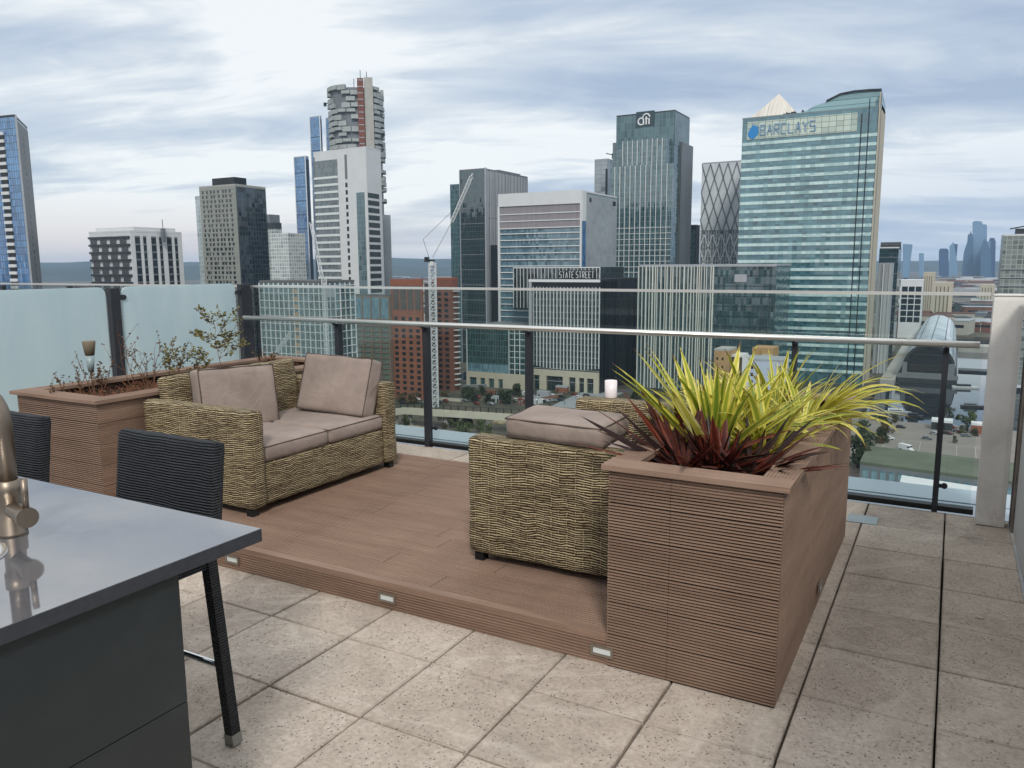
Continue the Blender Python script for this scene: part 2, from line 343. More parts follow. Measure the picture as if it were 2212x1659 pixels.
def m_wicker(name, light, mid, dark, pitch=0.0115, step=0.042, wander=0.02, bd=0.009):
    """strands over and under upright stakes: rows `pitch` high, shifted every other row"""
    m = M(name); t = m.n('ShaderNodeTexCoord'); uv0 = t.outputs['UV']
    nz = m.n('ShaderNodeTexNoise'); nz.inputs['Scale'].default_value = 7; nz.inputs['Detail'].default_value = 2; m.L.new(uv0, nz.inputs['Vector'])
    sp = m.n('ShaderNodeSeparateXYZ'); m.L.new(uv0, sp.inputs[0])
    wv = m.math('MULTIPLY', m.math('SUBTRACT', nz.outputs[0], 0.5), wander*2)
    V = m.math('DIVIDE', m.math('ADD', sp.outputs[1], wv), pitch); row = m.math('FLOOR', V); fv = m.math('FRACT', V)
    rw = m.n('ShaderNodeTexWhiteNoise', noise_dimensions='1D'); m.L.new(m.math('FLOOR', m.math('DIVIDE', row, 3.0)), rw.inputs['W']); half = m.math('MULTIPLY', m.math('ADD', m.math('MODULO', row, 2.0), m.math('GREATER_THAN', rw.outputs[0], 0.6)), 0.5)
    U = m.math('ADD', m.math('DIVIDE', sp.outputs[0], step*2), half); fu = m.math('FRACT', U)
    cb = m.n('ShaderNodeCombineXYZ'); m.L.new(m.math('FLOOR', U), cb.inputs[0]); m.L.new(row, cb.inputs[1])
    wn = m.n('ShaderNodeTexWhiteNoise', noise_dimensions='2D'); m.L.new(cb.outputs[0], wn.inputs[0])
    su = m.math('SINE', m.math('MULTIPLY', fu, math.pi)); sv = m.math('SINE', m.math('MULTIPLY', fv, math.pi))
    h = m.math('MULTIPLY', m.math('POWER', sv, 0.7), m.math('MULTIPLY_ADD', m.math('POWER', su, 0.5), 0.4, 0.6))
    big = m.noise(uv0, 3.0, 4, 0.6)
    tone = m.math('ADD', m.math('MULTIPLY', wn.outputs[0], 0.55), m.math('MULTIPLY', big, 0.6))
    rib = m.ramp(h, [(0.62, (0,)*3), (0.92, (1,)*3)]); stake = m.math('MULTIPLY', m.math('LESS_THAN', m.math('MINIMUM', fu, m.math('SUBTRACT', 1.0, fu)), 0.045), m.math('GREATER_THAN', wn.outputs[0], 0.35))
    base = m.mix(m.math('MULTIPLY', rib, m.ramp(tone, [(0.3, (0.35,)*3), (0.75, (1,)*3)])), m.mix(tone, mid, tuple(c*1.9 for c in mid)), light)
    gap = m.ramp(h, [(0.36, (0.92,)*3), (0.74, (0,)*3)])  # strand crowns lightened, gaps darkened: highlight and shade put into the colour
    m.p(Base_Color=m.mix(m.math('MULTIPLY', stake, 0.7), m.mix(gap, base, dark), light), Roughness=0.6, Specular_IOR_Level=0.35); m.bump(h, bd, 1.0); return m.m
def m_fabric():
    m = M('taupe_canvas'); o = m.obj(); n = m.noise(o, 3.5, 5, 0.6); 
    wv = m.noise(m.uv(600, 600), 1.0, 1)
    m.p(Base_Color=m.ramp(n, [(0.3, hexc('#85766d')), (0.7, hexc('#9f9087'))]), Roughness=0.9, Specular_IOR_Level=0.15, Sheen_Weight=0.15)
    b1 = m.bump(m.noise(o, 7, 4, 0.5, 1.2), 0.016, 0.8); m.bump(wv, 0.0006, 0.5, b1); return m.m
def m_concrete():
    m = M('pale_concrete'); o = m.obj(); n = m.noise(o, 2.5, 6, 0.65, 0.4); f = m.noise(o, 60, 3, 0.6)
    col = m.ramp(n, [(0.3, hexc('#cac5bf')), (0.5, hexc('#dedad5')), (0.7, hexc('#e8e5e0'))])
    st = m.ramp(m.noise(m.obj(6, 6, 1.2), 1.6, 5, 0.7, 0.6), [(0.58, (0,)*3), (0.75, (0.5,)*3)])
    m.p(Base_Color=m.mix(st, col, hexc('#7c746b')), Roughness=0.8); m.bump(m.math('ADD', m.math('MULTIPLY', n, 1.0), m.math('MULTIPLY', f, 0.3)), 0.004); return m.m
def m_glass(name, tint, refl=1.0, rough=0.0):
    m = M(name); m.N.remove(m.b); out = m.N['Material Output']
    tr = m.n('ShaderNodeBsdfTransparent'); tr.inputs[0].default_value = (*tint, 1); gl = m.n('ShaderNodeBsdfGlossy'); gl.inputs['Roughness'].default_value = rough
    fr = m.n('ShaderNodeFresnel'); fr.inputs[0].default_value = 1.5; mx = m.n('ShaderNodeMixShader'); m.L.new(m.math('MULTIPLY', fr.outputs[0], refl), mx.inputs[0])
    m.L.new(tr.outputs[0], mx.inputs[1]); m.L.new(gl.outputs[0], mx.inputs[2]); m.L.new(mx.outputs[0], out.inputs[0]); return m.m
def m_frost():
    m = M('frosted_glass'); m.N.remove(m.b); out = m.N['Material Output']
    df = m.n('ShaderNodeBsdfDiffuse'); tl = m.n('ShaderNodeBsdfTranslucent'); n = m.noise(m.obj(1, 2.2, 0.5), 1.6, 5, 0.65, 0.4)
    cc = m.ramp(n, [(0.3, hexc('#d3e5e9')), (0.7, hexc('#e2eff1'))]); m.L.new(cc, df.inputs[0]); m.L.new(cc, tl.inputs[0])
    mx = m.n('ShaderNodeMixShader'); mx.inputs[0].default_value = 0.5; m.L.new(df.outputs[0], mx.inputs[1]); m.L.new(tl.outputs[0], mx.inputs[2])
    gl = m.n('ShaderNodeBsdfGlossy'); gl.inputs['Roughness'].default_value = 0.25; m2 = m.n('ShaderNodeMixShader'); m2.inputs[0].default_value = 0.05
    m.L.new(mx.outputs[0], m2.inputs[1]); m.L.new(gl.outputs[0], m2.inputs[2]); m.L.new(m2.outputs[0], out.inputs[0]); return m.m
PAV = m_paving(); COMP = m_composite(); FAB = m_fabric(); CONC = m_concrete()
STRAW = m_wicker('straw_wicker', hexc('#c6b58f'), hexc('#51402b'), hexc('#150f0a'))
BLACKW = m_wicker('black_wicker', hexc('#3a3d43'), hexc('#25282d'), hexc('#08090a'), 0.009, 0.02, 0.006)
GLASS = m_glass('clear_glass', (0.93, 0.965, 0.955), 0.5); FROST = m_frost()
POSTM = simple('anthracite_steel', hexc('#2b2e34'), 0.45, 0.0, 0.1, 6)
STEEL = simple('brushed_steel', hexc('#efece6'), 0.34, 1.0, 0.04, 3, stretch=(0.5, 30, 30))
BLK = simple('black_plastic', hexc('#17181a'), 0.5)
DARKBED = simple('dark_joint', hexc('#1d1a17'), 0.95)
LEDGE = simple('ledge_metal', hexc('#a9b6c0'), 0.35, 0.0, 0.06, 1.5)
PIPING = simple('seam_piping', hexc('#4f433d'), 0.9)

# ================================================================== terrace floor
S = 0.45
fl = MB(); rnd = random.Random(3)
for i in range(-16, 2):
    for j in range(-12, 7):
        x0, x1, y0, y1 = i*S, (i+1)*S, j*S, (j+1)*S
        if i == 1: x1 = 0.80
        if i == 1 and False: continue
        if j == 6: y1 = 2.715
        if x0 > 0.80: continue
        g = 0.0038; gx = 0.0046; dz = rnd.uniform(-0.002, 0.001); b = 0.004
        t = [dz+rnd.uniform(-0.0012, 0.0012) for _ in range(4)]
        xs, xe, ys, ye = x0+gx*rnd.uniform(0.6, 1.3), x1-gx*rnd.uniform(0.6, 1.3), y0+g*rnd.uniform(0.3, 1.2), y1-g*rnd.uniform(0.3, 1.2)
        c = [(xs, ys), (xe, ys), (xe, ye), (xs, ye)]; ci = [(xs+b, ys+b), (xe-b, ys+b), (xe-b, ye-b), (xs+b, ye-b)]
        vs = [(p[0], p[1], -0.05) for p in c]+[(p[0], p[1], t[k]-0.004) for k, p in enumerate(c)]+[(p[0], p[1], t[k]) for k, p in enumerate(ci)]
        fs = [(8, 9, 10, 11)]+[(k, (k+1) % 4, 4+(k+1) % 4, 4+k) for k in range(4)]+[(4+k, 4+(k+1) % 4, 8+(k+1) % 4, 8+k) for k in range(4)]
        fl.add(vs, fs)
struct(fl.build('terrace_floor', PAV))
bd_ = MB().box(-7.6, 0.80, -5.6, 2.72, -0.30, -0.052); struct(bd_.build('terrace_slab', DARKBED))
tb = MB().box(-16, 1.0, -12, 3.30, G, -0.33); tb.box(-16, 1.0, -12, -5.62, -0.32, -0.05); tb.box(-16, -7.62, -5.60, 2.72, -0.32, -0.05)
struct(tb.build('terrace_tower', simple('tower_cladding', hexc('#77797c'), 0.6)))
ld = MB().box(-16, 0.98, 2.83, 3.12, -0.10, -0.035).box(-16, 0.98, 3.135, 3.50, -0.10, -0.03).box(-16, 0.98, 3.12, 3.135, -0.10, -0.07)
struct(ld.build('parapet_ledge', LEDGE))

# ================================================================== timber platform
DZ = 0.13
d = thing('decking_platform', 'low brown ribbed platform carrying the two wicker sofas', 'deck', (-2.0, 0.9, 0))
o0 = (-2.0, 0.9, 0)
mb = MB(); y = -0.085; k = 0; XL, XR = -4.05, -0.715
while y < 1.93:
    wd = min(0.142, 1.955-y); cuts = [XL]; x = XL+rnd.uniform(0.5, 1.6)
    while x < XR-0.3: cuts.append(x); x += rnd.uniform(1.2, 2.0)
    cuts.append(XR)
    for a, b in zip(cuts, cuts[1:]): mb.groove((a+0.001, y, DZ), (1, 0, 0), (0, 1, 0), (0, 0, 1), b-a-0.003, wd-0.002, 0.0180, 0.006, 0.55)
    y += 0.1475; k += 1
mb.build('deck_boards', COMP, d, origin=o0); d.children[0].name = 'deck_board_surface'
mb = MB().box(XL, XR, -0.140, -0.088, DZ-0.022, DZ+0.001); mb.build('nosing', COMP, d, origin=o0)
mb = MB()
for a, b in ((XL, -2.32), (-2.317, XR)): mb.groove((a, -0.143, 0.004), (1, 0, 0), (0, 0, 1), (0, -1, 0), b-a, DZ-0.026, 0.0125, 0.0065, 0.5)
mb.build('fascia', COMP, d, origin=o0)
mb = MB().box(XL, XR, -0.137, 1.955, 0.0, DZ-0.024); mb.box(XL, XR, 1.935, 1.963, 0, DZ-0.001); mb.build('frame', COMP, d, origin=o0)
# step lights set in the fascia
FACE = simple('light_lens', hexc('#cfd6d3'), 0.25); BEZ = simple('light_bezel', hexc('#8f857a'), 0.4, 0.6)
def step_light(loc, label, rz=0):
    t = thing('step_light', label, 'step light', loc, rz, 'recessed step lights along the platform')
    b_ = MB(); w_, h_ = 0.062, 0.032
    for x0, x1, z0, z1 in ((-w_, w_, -h_*0.5-0.006, -h_*0.5+0.003), (-w_, w_, h_*0.5-0.003, h_*0.5+0.006), (-w_, -w_+0.012, -h_*0.5+0.003, h_*0.5-0.003), (w_-0.012, w_, -h_*0.5+0.003, h_*0.5-0.003)):
        b_.box(x0*0.78, x1*0.78, -0.006, 0.004, z0, z1)
    b_.build('bezel', BEZ, t); MB().box(-0.0375, 0.0375, -0.0035, 0.004, -0.0115, 0.0115).build('lens', FACE, t)
step_light((-2.845, -0.146, 0.058), 'small recessed light in the platform riser, behind the bar stool leg')
step_light((-1.816, -0.146, 0.058), 'small recessed light midway along the open platform riser')
step_light((-0.735, -0.146, 0.058), 'small recessed light in the riser at the foot of the planter')
step_light((-0.052, 0.86, 0.09), 'small recessed light low in the smooth long flank of the planter', rad(90))

# ================================================================== planters
SOIL = simple('soil', hexc('#3a2c20'), 0.95, var=0.4, scale=40, bump=0.02)
def planter(name, label, X0, X1, Y0, Y1, Z0, Z1, rim=0.13, over=0.03, soil=0.06, faces='FLRB', bh=0.128):
    o0 = ((X0+X1)/2, (Y0+Y1)/2, Z0); t = thing(name, label, 'planter', o0)
    n = int(round((Z1-Z0-0.02)/bh)); bh = (Z1-Z0-0.022)/n
    F = dict(F=((X0, Y0), (1, 0), X1-X0, (0, -1)), R=((X1, Y0), (0, 1), Y1-Y0, (1, 0)), L=((X0, Y1), (0, -1), Y1-Y0, (-1, 0)), B=((X1, Y1), (-1, 0), X1-X0, (0, 1)))
    nm = dict(F='front_panel', R='side_panel', L='side_panel', B='back_panel')
    for k_ in 'FRLB':
        (x, y_), a, Lg, nn = F[k_]; mb = MB()
        for i in range(n):
            cuts = [0, Lg] if Lg < 1 else [0, Lg*(0.38 if i % 2 else 0.63), Lg]
            if k_ == 'F': cuts = [0, Lg*0.38, Lg]
            for c0, c1 in zip(cuts, cuts[1:]):
                mb.groove((x+a[0]*(c0+0.0006), y_+a[1]*(c0+0.0006), Z0+0.002+i*bh), (*a, 0), (0, 0, 1), (*nn, 0), c1-c0-0.0012, bh-0.002, 0.0125, 0.0065 if k_ != 'R' else 0.002, 0.5 if k_ != 'R' else 0.8)
        mb.build(nm[k_], COMP, t, origin=o0)
    MB().box(X0+0.006, X1-0.006, Y0+0.006, Y1-0.006, Z0, Z1-0.08).build('carcass', DARKBED, t, origin=o0)
    mb = MB(); zt = Z1; th = 0.022; a0, a1, b0, b1 = X0-over, X1+over, Y0-over, Y1+over
    # rim boards, mitred: along the front/back run in x, sides in y
    for (xa, ya, xb, yb, al, ac) in ((a0, b0, a1, b0+rim, (1, 0, 0), (0, 1, 0)), (a0, b1-rim, a1, b1, (1, 0, 0), (0, 1, 0)),
                                     (a0, b0+rim, a0+rim, b1-rim, (0, 1, 0), (1, 0, 0)), (a1-rim, b0+rim, a1, b1-rim, (0, 1, 0), (1, 0, 0))):
        mb.box(xa, xb, ya, yb, zt-th, zt-0.003)
        Lg, W = ((xb-xa), (yb-ya)) if al[0] else ((yb-ya), (xb-xa))
        mb.groove((xa, ya, zt), al, ac, (0, 0, 1), Lg, W, 0.0125, 0.0024, 0.6)
    mb.build('rim', COMP, t, origin=o0)
    g = MB(); nx = max(4, int((X1-X0)/0.05)); ny = int((Y1-Y0)/0.05); r2 = random.Random(5)
    xs = [a0+rim-0.02+(a1-a0-2*rim+0.04)*i/nx for i in range(nx+1)]; ys = [b0+rim-0.02+(b1-b0-2*rim+0.04)*j/ny for j in range(ny+1)]
    vs = [(x, y_, zt-soil+r2.uniform(-0.012, 0.012)) for y_ in ys for x in xs]
    fs = [(j*(nx+1)+i, j*(nx+1)+i+1, (j+1)*(nx+1)+i+1, (j+1)*(nx+1)+i) for j in range(ny) for i in range(nx)]
    g.add(vs, fs).build('soil', SOIL, t, origin=o0); return t
planter('ribbed_planter', 'tall brown ribbed planter box full of yellow and burgundy sword leaves', -0.715, -0.062, -0.1485, 1.955, 0.0, 0.835, 0.115, 0.022)
planter('woven_look_planter', 'long brown ribbed planter behind the sofa, with dry twigs in it', -4.93, -4.085, -0.03, 2.22, 0.0, 0.80, 0.14, 0.03, 0.075)

# ---- sword-leaved plants
def m_blade(name, c1, c2, c3, w_=0.5):
    m = M(name); t = m.n('ShaderNodeTexCoord'); sp = m.n('ShaderNodeSeparateXYZ'); m.L.new(t.outputs['UV'], sp.inputs[0])
    s_ = m.math('ABSOLUTE', m.math('SUBTRACT', sp.outputs[0], 0.5)); n = m.noise(t.outputs['Object'], 22, 3)
    base = m.ramp(n, [(0.3, c1), (0.7, c2)]); col = m.mix(m.ramp(s_, [(0.18, (1,)*3), (0.32, (0,)*3)]), base, c3) if w_ else base
    tip = m.math('MULTIPLY', m.ramp(sp.outputs[1], [(0.86, (0,)*3), (0.97, (1,)*3)]), m.math('GREATER_THAN', m.noise(t.outputs['Object'], 14, 1), 0.47)); col = m.mix(tip, col, hexc('#6b4a2c'))
    m.p(Base_Color=col, Roughness=0.45, Specular_IOR_Level=0.4)
    tl = m.n('ShaderNodeBsdfTranslucent'); m.L.new(col, tl.inputs[0]); mx = m.n('ShaderNodeMixShader'); mx.inputs[0].default_value = 0.3
    m.L.new(m.b.outputs[0], mx.inputs[1]); m.L.new(tl.outputs[0], mx.inputs[2]); m.L.new(mx.outputs[0], m.N['Material Output'].inputs[0]); return m.m
YEL = [m_blade('yellow_blade', hexc('#d6c845'), hexc('#f0e274'), hexc('#9aa53a')), m_blade('green_blade', hexc('#a9ac3c'), hexc('#ddd35c'), hexc('#748a2c')), m_blade('pale_blade', hexc('#e2d670'), hexc('#f6eea4'), hexc('#cfc552'))]
RED = [m_blade('burgundy_blade', hexc('#33161a'), hexc('#4e2321'), hexc('#5a2a22')), m_blade('dark_blade', hexc('#201214'), hexc('#381b1a'), hexc('#2a1815')), m_blade('rust_blade', hexc('#6b2c20'), hexc('#8d4530'), hexc('#55251d'))]
def blades(mb, cx, cy, cz, n, length, width, droop, tilt, rg, nm=3, mats=(0, 0, 1, 2), bias=None, uvs=None):
    for k in range(n):
        a = rg.uniform(0, 2*math.pi) if bias is None or rg.random() > 0.5 else bias+rg.gauss(0, 0.5)
        ti = rg.uniform(*tilt); Lg = length*rg.uniform(0.6, 1.08); w_ = width*rg.uniform(0.6, 1.15); dr = rg.uniform(*droop); seg = 9
        dx, dy = math.cos(a), math.sin(a); p_ = Vector((cx+dx*rg.uniform(0, 0.05), cy+dy*rg.uniform(0, 0.05), cz)); th = math.pi/2-ti
        side = Vector((-dy, dx, 0)); tw = rg.uniform(-0.5, 0.5); side = (side*math.cos(tw)+Vector((0, 0, 1))*math.sin(tw)).normalized()
        b = len(mb.v); ds = Lg/seg
        for i in range(seg+1):
            t = i/seg; wl = w_*(0.55+0.9*t if t < 0.4 else 1.0-0.05*t)*(1-max(0, (t-0.45)/0.55)**1.7)*0.5+0.0006
            dirv = Vector((dx*math.cos(th), dy*math.cos(th), math.sin(th))); nr = side.cross(dirv).normalized()
            mb.v += [tuple(p_-side*wl+nr*wl*0.35), tuple(p_), tuple(p_+side*wl+nr*wl*0.35)]; uvs += [(0, t), (0.5, t), (1, t)]
            p_ = p_+dirv*ds; th -= dr/seg*(0.3+1.6*t*t)
        mi = rg.choice(mats)
        for i in range(seg):
            q = b+i*3; mb.f += [(q, q+1, q+4, q+3), (q+1, q+2, q+5, q+4)]; mb.mi += [mi, mi]
def plant(name, label, cat, x, y, z, specs, mats, group, seed, bias=None):
    rg = random.Random(seed); mb = MB(); uvs = []
    for s_ in specs: blades(mb, x, y, z, *s_, rg, bias=bias, uvs=uvs)
    ob = mb.build(name, mats, origin=(x, y, z), loc=(x, y, z), smooth=True, uv=False)
    ul = ob.data.uv_layers.new(name='UVMap'); li = np.empty(len(ob.data.loops), int); ob.data.loops.foreach_get('vertex_index', li)
    ul.data.foreach_set('uv', np.array(uvs)[li].ravel()); tag(ob, label, cat, group); return ob
gy = 'sword-leaved plants in the tall planter'; pz = 0.775
plant('flax_plant', 'yellow striped flax plant with stiff upright leaves above the burgundy clump', 'plant', -0.45, 0.42, pz, [(26, 0.60, 0.044, (0.0, 0.5), (0.5, 1.05)), (22, 0.44, 0.04, (0.1, 0.8), (0.1, 0.9))], YEL, gy, 11, bias=2.9)
plant('flax_plant', 'yellow green flax plant in the middle of the tall planter', 'plant', -0.38, 0.85, pz, [(44, 0.50, 0.036, (0.4, 1.9), (0.2, 1.1))], YEL, gy, 12)
plant('flax_plant', 'bright yellow flax clump between the stiff one and the inner planter rim', 'plant', -0.50, 0.62, pz, [(34, 0.46, 0.038, (0.3, 1.5), (0.1, 1.0))], YEL, gy, 19)
plant('flax_plant', 'yellow flax clump behind the reddish brown spikes', 'plant', -0.27, 0.55, pz, [(34, 0.44, 0.034, (0.4, 1.7), (0.2, 1.1))], YEL, gy, 20)
plant('flax_plant', 'pale yellow flax plant drooping over the long outer flank of the planter', 'plant', -0.22, 1.22, pz, [(50, 0.58, 0.028, (1.1, 2.7), (0.5, 1.2)), (22, 0.42, 0.026, (0.5, 1.4), (0.2, 0.9))], [YEL[0], YEL[2], YEL[2]], gy, 13, bias=-0.35)
plant('flax_plant', 'bushy yellow flax plant at the far end of the tall planter', 'plant', -0.42, 1.6, pz, [(34, 0.4, 0.03, (0.3, 1.4), (0.2, 1.1))], YEL, gy, 17)
plant('cordyline_plant', 'dark burgundy spiky clump at the sofa corner of the tall planter', 'plant', -0.50, 0.15, pz, [(50, 0.44, 0.034, (0.0, 0.5), (0.75, 1.4))], RED, gy, 14, bias=2.8)
plant('cordyline_plant', 'dark burgundy spiky clump in the middle of the planter front', 'plant', -0.38, 0.20, pz, [(50, 0.25, 0.034, (0.0, 0.5), (0.2, 1.3))], RED, gy, 15)
plant('cordyline_plant', 'reddish brown spiky clump at the outer corner of the tall planter', 'plant', -0.25, 0.16, pz, [(44, 0.33, 0.030, (0.0, 0.7), (0.7, 1.4))], RED, gy, 16, bias=0.4)

# ---- dry twigs and the leafy shrub of the other planter
TWIG = simple('dry_stem', hexc('#6b4a35'), 0.8); SEED = simple('dry_leaf', hexc('#5a4330'), 0.8, var=0.35, scale=20); LEAF = simple('small_leaf', hexc('#66602f'), 0.6, var=0.5, scale=9)
def twiggy(name, label, cat, x, y, z, h, n, spread, leaf, lm, seed, group, branch=4, lsz=0.014, side=0.0):
    rg = random.Random(seed); st = MB(); lf = MB(); t = thing(name, label, cat, (x, y, z), 0, group)
    def leafat(p, s_):
        a = Vector((rg.uniform(-1, 1), rg.uniform(-1, 1), rg.uniform(-.6, 1))).normalized(); b = a.orthogonal().normalized()*s_*0.55
        p = Vector(p); lf.add([p, p+a*s_*0.6+b, p+a*s_*1.3, p+a*s_*0.6-b], [(0, 1, 2, 3)])
    def grow(p, dv, Lg, r, lv):
        pts = [Vector(p)]; seg = 5
        for i in range(seg):
            dv = (dv+Vector((rg.uniform(-.25, .25), rg.uniform(-.25, .25), rg.uniform(-.1, .2)))).normalized(); pts.append(pts[-1]+dv*Lg/seg)
            if lv > 0 and i > 0:
                for _ in range(1 if rg.random() < 0.8 else 2): grow(pts[-1], (dv*(1-0.4*side)+Vector((rg.uniform(-1, 1), rg.uniform(-1, 1)*(1+side), rg.uniform(-.2, .7)))*0.9).normalized(), Lg*rg.uniform(0.35, 0.6), r*0.6, lv-1)
            if rg.random() < leaf: leafat(pts[-1], lsz*rg.uniform(0.6, 1.5))
        if leaf: leafat(pts[-1], lsz)
        st.tube(pts, [r*(1-0.7*i/seg) for i in range(seg+1)], 5)
    for k in range(n):
        a = rg.uniform(0, 6.28); grow((rg.uniform(-spread, spread)*0.25, rg.uniform(-spread, spread), 0), Vector((math.cos(a)*0.25, math.sin(a)*0.25, 1)).normalized(), h*rg.uniform(0.55, 1.0), 0.0035, branch)
    st.build('stem', TWIG, t); lf.build('foliage', lm, t, smooth=False); return t
tp = 'plants dried out in the long planter'; lz = 0.73
twiggy('leafy_shrub', 'thin branching shrub with scattered olive leaves against the frosted glass', 'shrub', -4.52, 1.28, lz, 0.64, 1, 0.01, 0.42, LEAF, 28, None, 3, 0.015, 1.0)
twiggy('young_shrub', 'low tangled green shoots at the foot of the branching shrub', 'shrub', -4.55, 1.0, lz, 0.24, 5, 0.14, 0.5, LEAF, 22, None, 2, 0.013, 0.6)
twiggy('dry_weed', 'tall bare dry stalk standing beside the frosted glass post', 'weed', -4.6, 0.55, lz, 0.42, 2, 0.05, 0.5, SEED, 23, None, 1, 0.012)
twiggy('dry_weed', 'clump of dry seed heads in front of the glass post', 'weed', -4.62, 0.32, lz, 0.24, 6, 0.05, 0.5, SEED, 24, None, 1, 0.014)
twiggy('dry_weed', 'sparse dry stalks near the corner of the long planter', 'weed', -4.62, 0.12, lz, 0.17, 4, 0.1, 0.5, SEED, 25, None, 1, 0.012)
twiggy('dry_weed', 'thin brown stalks between the post and the branching shrub', 'weed', -4.55, 0.75, lz, 0.30, 5, 0.1, 0.5, SEED, 26, None, 1, 0.012)
twiggy('dry_weed', 'short brown stalks behind the tallest sofa cushion', 'weed', -4.5, 1.65, lz, 0.17, 6, 0.2, 0.6, SEED, 27, None, 1, 0.014)
g = MB(); rg = random.Random(4)
for _ in range(900):
    x = rg.uniform(-4.78, -4.25); y_ = rg.uniform(0.15, 2.0); a = rg.uniform(0, 6.28); l_ = rg.uniform(0.03, 0.11); h_ = rg.uniform(0.0, 0.06)
    g.bar((x, y_, 0.722), (x+math.cos(a)*l_, y_+math.sin(a)*l_, 0.73+h_), 0.0025)
o = g.build('dead_ground_cover', simple('dead_grass', hexc('#7a4f38'), 0.9, var=0.4, scale=30)); tag(o, 'matted reddish brown dead stems covering the planter soil', 'ground cover'); o['kind'] = 'stuff'
t = thing('garden_lantern', 'small tapered clear cup with a brown band on a stick by the glass post', 'lantern', (-4.72, 0.36, 0.72))
MB().tube([(0, 0, 0), (0, 0, 0.26)], 0.004, 6).build('stick', TWIG, t)
MB().lathe(0, 0, [(0.018, 0.17), (0.030, 0.28)], 16).build('cup', simple('milky_plastic', hexc('#8fa0a2'), 0.3), t, smooth=True)
MB().lathe(0, 0, [(0.030, 0.283), (0.043, 0.375), (0.040, 0.38)], 16).build('band', simple('brown_band', hexc('#766a58'), 0.7), t, smooth=True)

# ================================================================== sofas
def seat_cushion(parent, c, size, seed=0):
    ob = MB().rbox(c, size, 0.028, 0.035, puff=(0.0, 0.0, 0.012), wob=0.002, seed=seed).build('seat_cushion', FAB, parent, smooth=True)
    h = [a/2+0.002 for a in size]; pts = []
    for sx, sy in ((-1, -1), (1, -1), (1, 1), (-1, 1)):
        pts.append((c[0]+sx*(h[0]-0.006), c[1]+sy*(h[1]-0.006), c[2]+size[2]/2-0.010))
    ob2 = MB().tube(pts+pts[:1], 0.0032, 6).build('piping', PIPING, ob); return ob
def wsofa(name, label, loc, rz, length, depth=0.94, arm=0.13):
    """open side faces +x of its own frame; length runs along y from 0 to length; floor z=0"""
    t = thing(name, label, 'sofa', loc, rz); W = length; zb = 0.042
    for y0, y1, sd_ in ((0, arm, 1), (W-arm, W, 2)):
        MB().rbox((-depth/2, (y0+y1)/2, (zb+0.635)/2), (depth, y1-y0, 0.635-zb), 0.028, 0.03, wob=0.004, seed=sd_).build('armrest', STRAW, t, smooth=True)
    tilt = Matrix.Rotation(rad(-9), 3, 'Y')
    MB().rbox((-depth+0.085, W/2, (zb+0.77)/2), (0.12, W-2*arm+0.0, 0.77-zb), 0.03, 0.035, wob=0.004, rot=tilt, seed=3).build('backrest', STRAW, t, smooth=True)
    MB().rbox((-depth/2+0.03, W/2, (zb+0.30)/2), (depth-0.10, W-2*arm+0.01, 0.30-zb), 0.022, 0.035, wob=0.003, seed=4).build('base', STRAW, t, smooth=True)
    sw = (W-2*arm)/2
    for k in (0, 1): seat_cushion(t, (-depth/2+0.055, arm+sw*(k+0.5), 0.355), (depth-0.15, sw-0.004, 0.105), 10+k)
    for x in (-0.05, -depth+0.06):
        for y_ in (0.05, W-0.05): MB().box(x-0.025, x+0.025, y_-0.025, y_+0.025, 0, zb+0.03).build('leg', BLK, t)
    return t
wsofa('wicker_sofa', 'straw wicker two-seat sofa in front of the long planter', (-3.10, 0.235, DZ), 0, 1.40)
wsofa('wicker_sofa', 'straw wicker sofa pushed against the tall planter, turned away to face the other sofa', (-1.640, 1.685, DZ), rad(180), 1.40, 0.90)
def pillow(label, c, size, rot, seed, name='cushion', r=0.022, pf=0.013):
    me = MB().rbox((0, 0, 0), size, r, 0.03, puff=tuple(pf if a_ < 0.2 else 0 for a_ in size), wob=0.004, seed=seed)
    ob = me.build(name, FAB, smooth=True); ob.location = c; ob.rotation_euler = rot; tag(ob, label, 'cushion', 'taupe sofa cushions')
    h = [a/2-0.0 for a in size]; pp = MB(); ax = min(range(3), key=lambda i: size[i])
    for sgn in (1, -1):
        q = []
        for s1, s2 in ((-1, -1), (1, -1), (1, 1), (-1, 1)):
            v3 = [0, 0, 0]; o_ = [i for i in range(3) if i != ax]; v3[ax] = sgn*(h[ax]-0.006); v3[o_[0]] = s1*(h[o_[0]]-0.005); v3[o_[1]] = s2*(h[o_[1]]-0.005); q.append(tuple(v3))
        pp.tube(q+q[:1], 0.0045, 6)
    pp.build('piping', PIPING, ob); return ob
pillow('taupe box cushion upright on the sofa, beside its near armrest', (-3.79, 0.77, 0.722), (0.14, 0.54, 0.41), (rad(-1), rad(-10), rad(-15)), 31)
pillow('taupe box cushion leaning at an angle against the far armrest of the sofa', (-3.455, 1.425, 0.737), (0.60, 0.14, 0.42), (rad(-17), rad(2), rad(3)), 32)
pillow('taupe box cushion lying flat across the wicker armrest near the planter', (-1.185, 0.475, 0.826), (0.53, 0.30, 0.10), (rad(4), rad(0), rad(-4)), 33, pf=0.005)
# candle glass on the far armrest
t = thing('candle_glass', 'pale pink frosted candle glass standing on the far wicker armrest', 'candle holder', (-1.435, 1.655, 0.768))
PK = simple('pink_glass', hexc('#efe6e7'), 0.25, var=0.03)
MB().lathe(0, 0, [(0.036, 0), (0.038, 0.004), (0.0385, 0.108), (0.036, 0.108), (0.0355, 0.02), (0.001, 0.02)], 28).build('glass_cup', PK, t, smooth=True)
MB().lathe(0, 0, [(0.0345, 0.021), (0.0345, 0.05), (0.001, 0.051)], 20).build('wax', simple('candle_wax', hexc('#efe6dc'), 0.5), t)

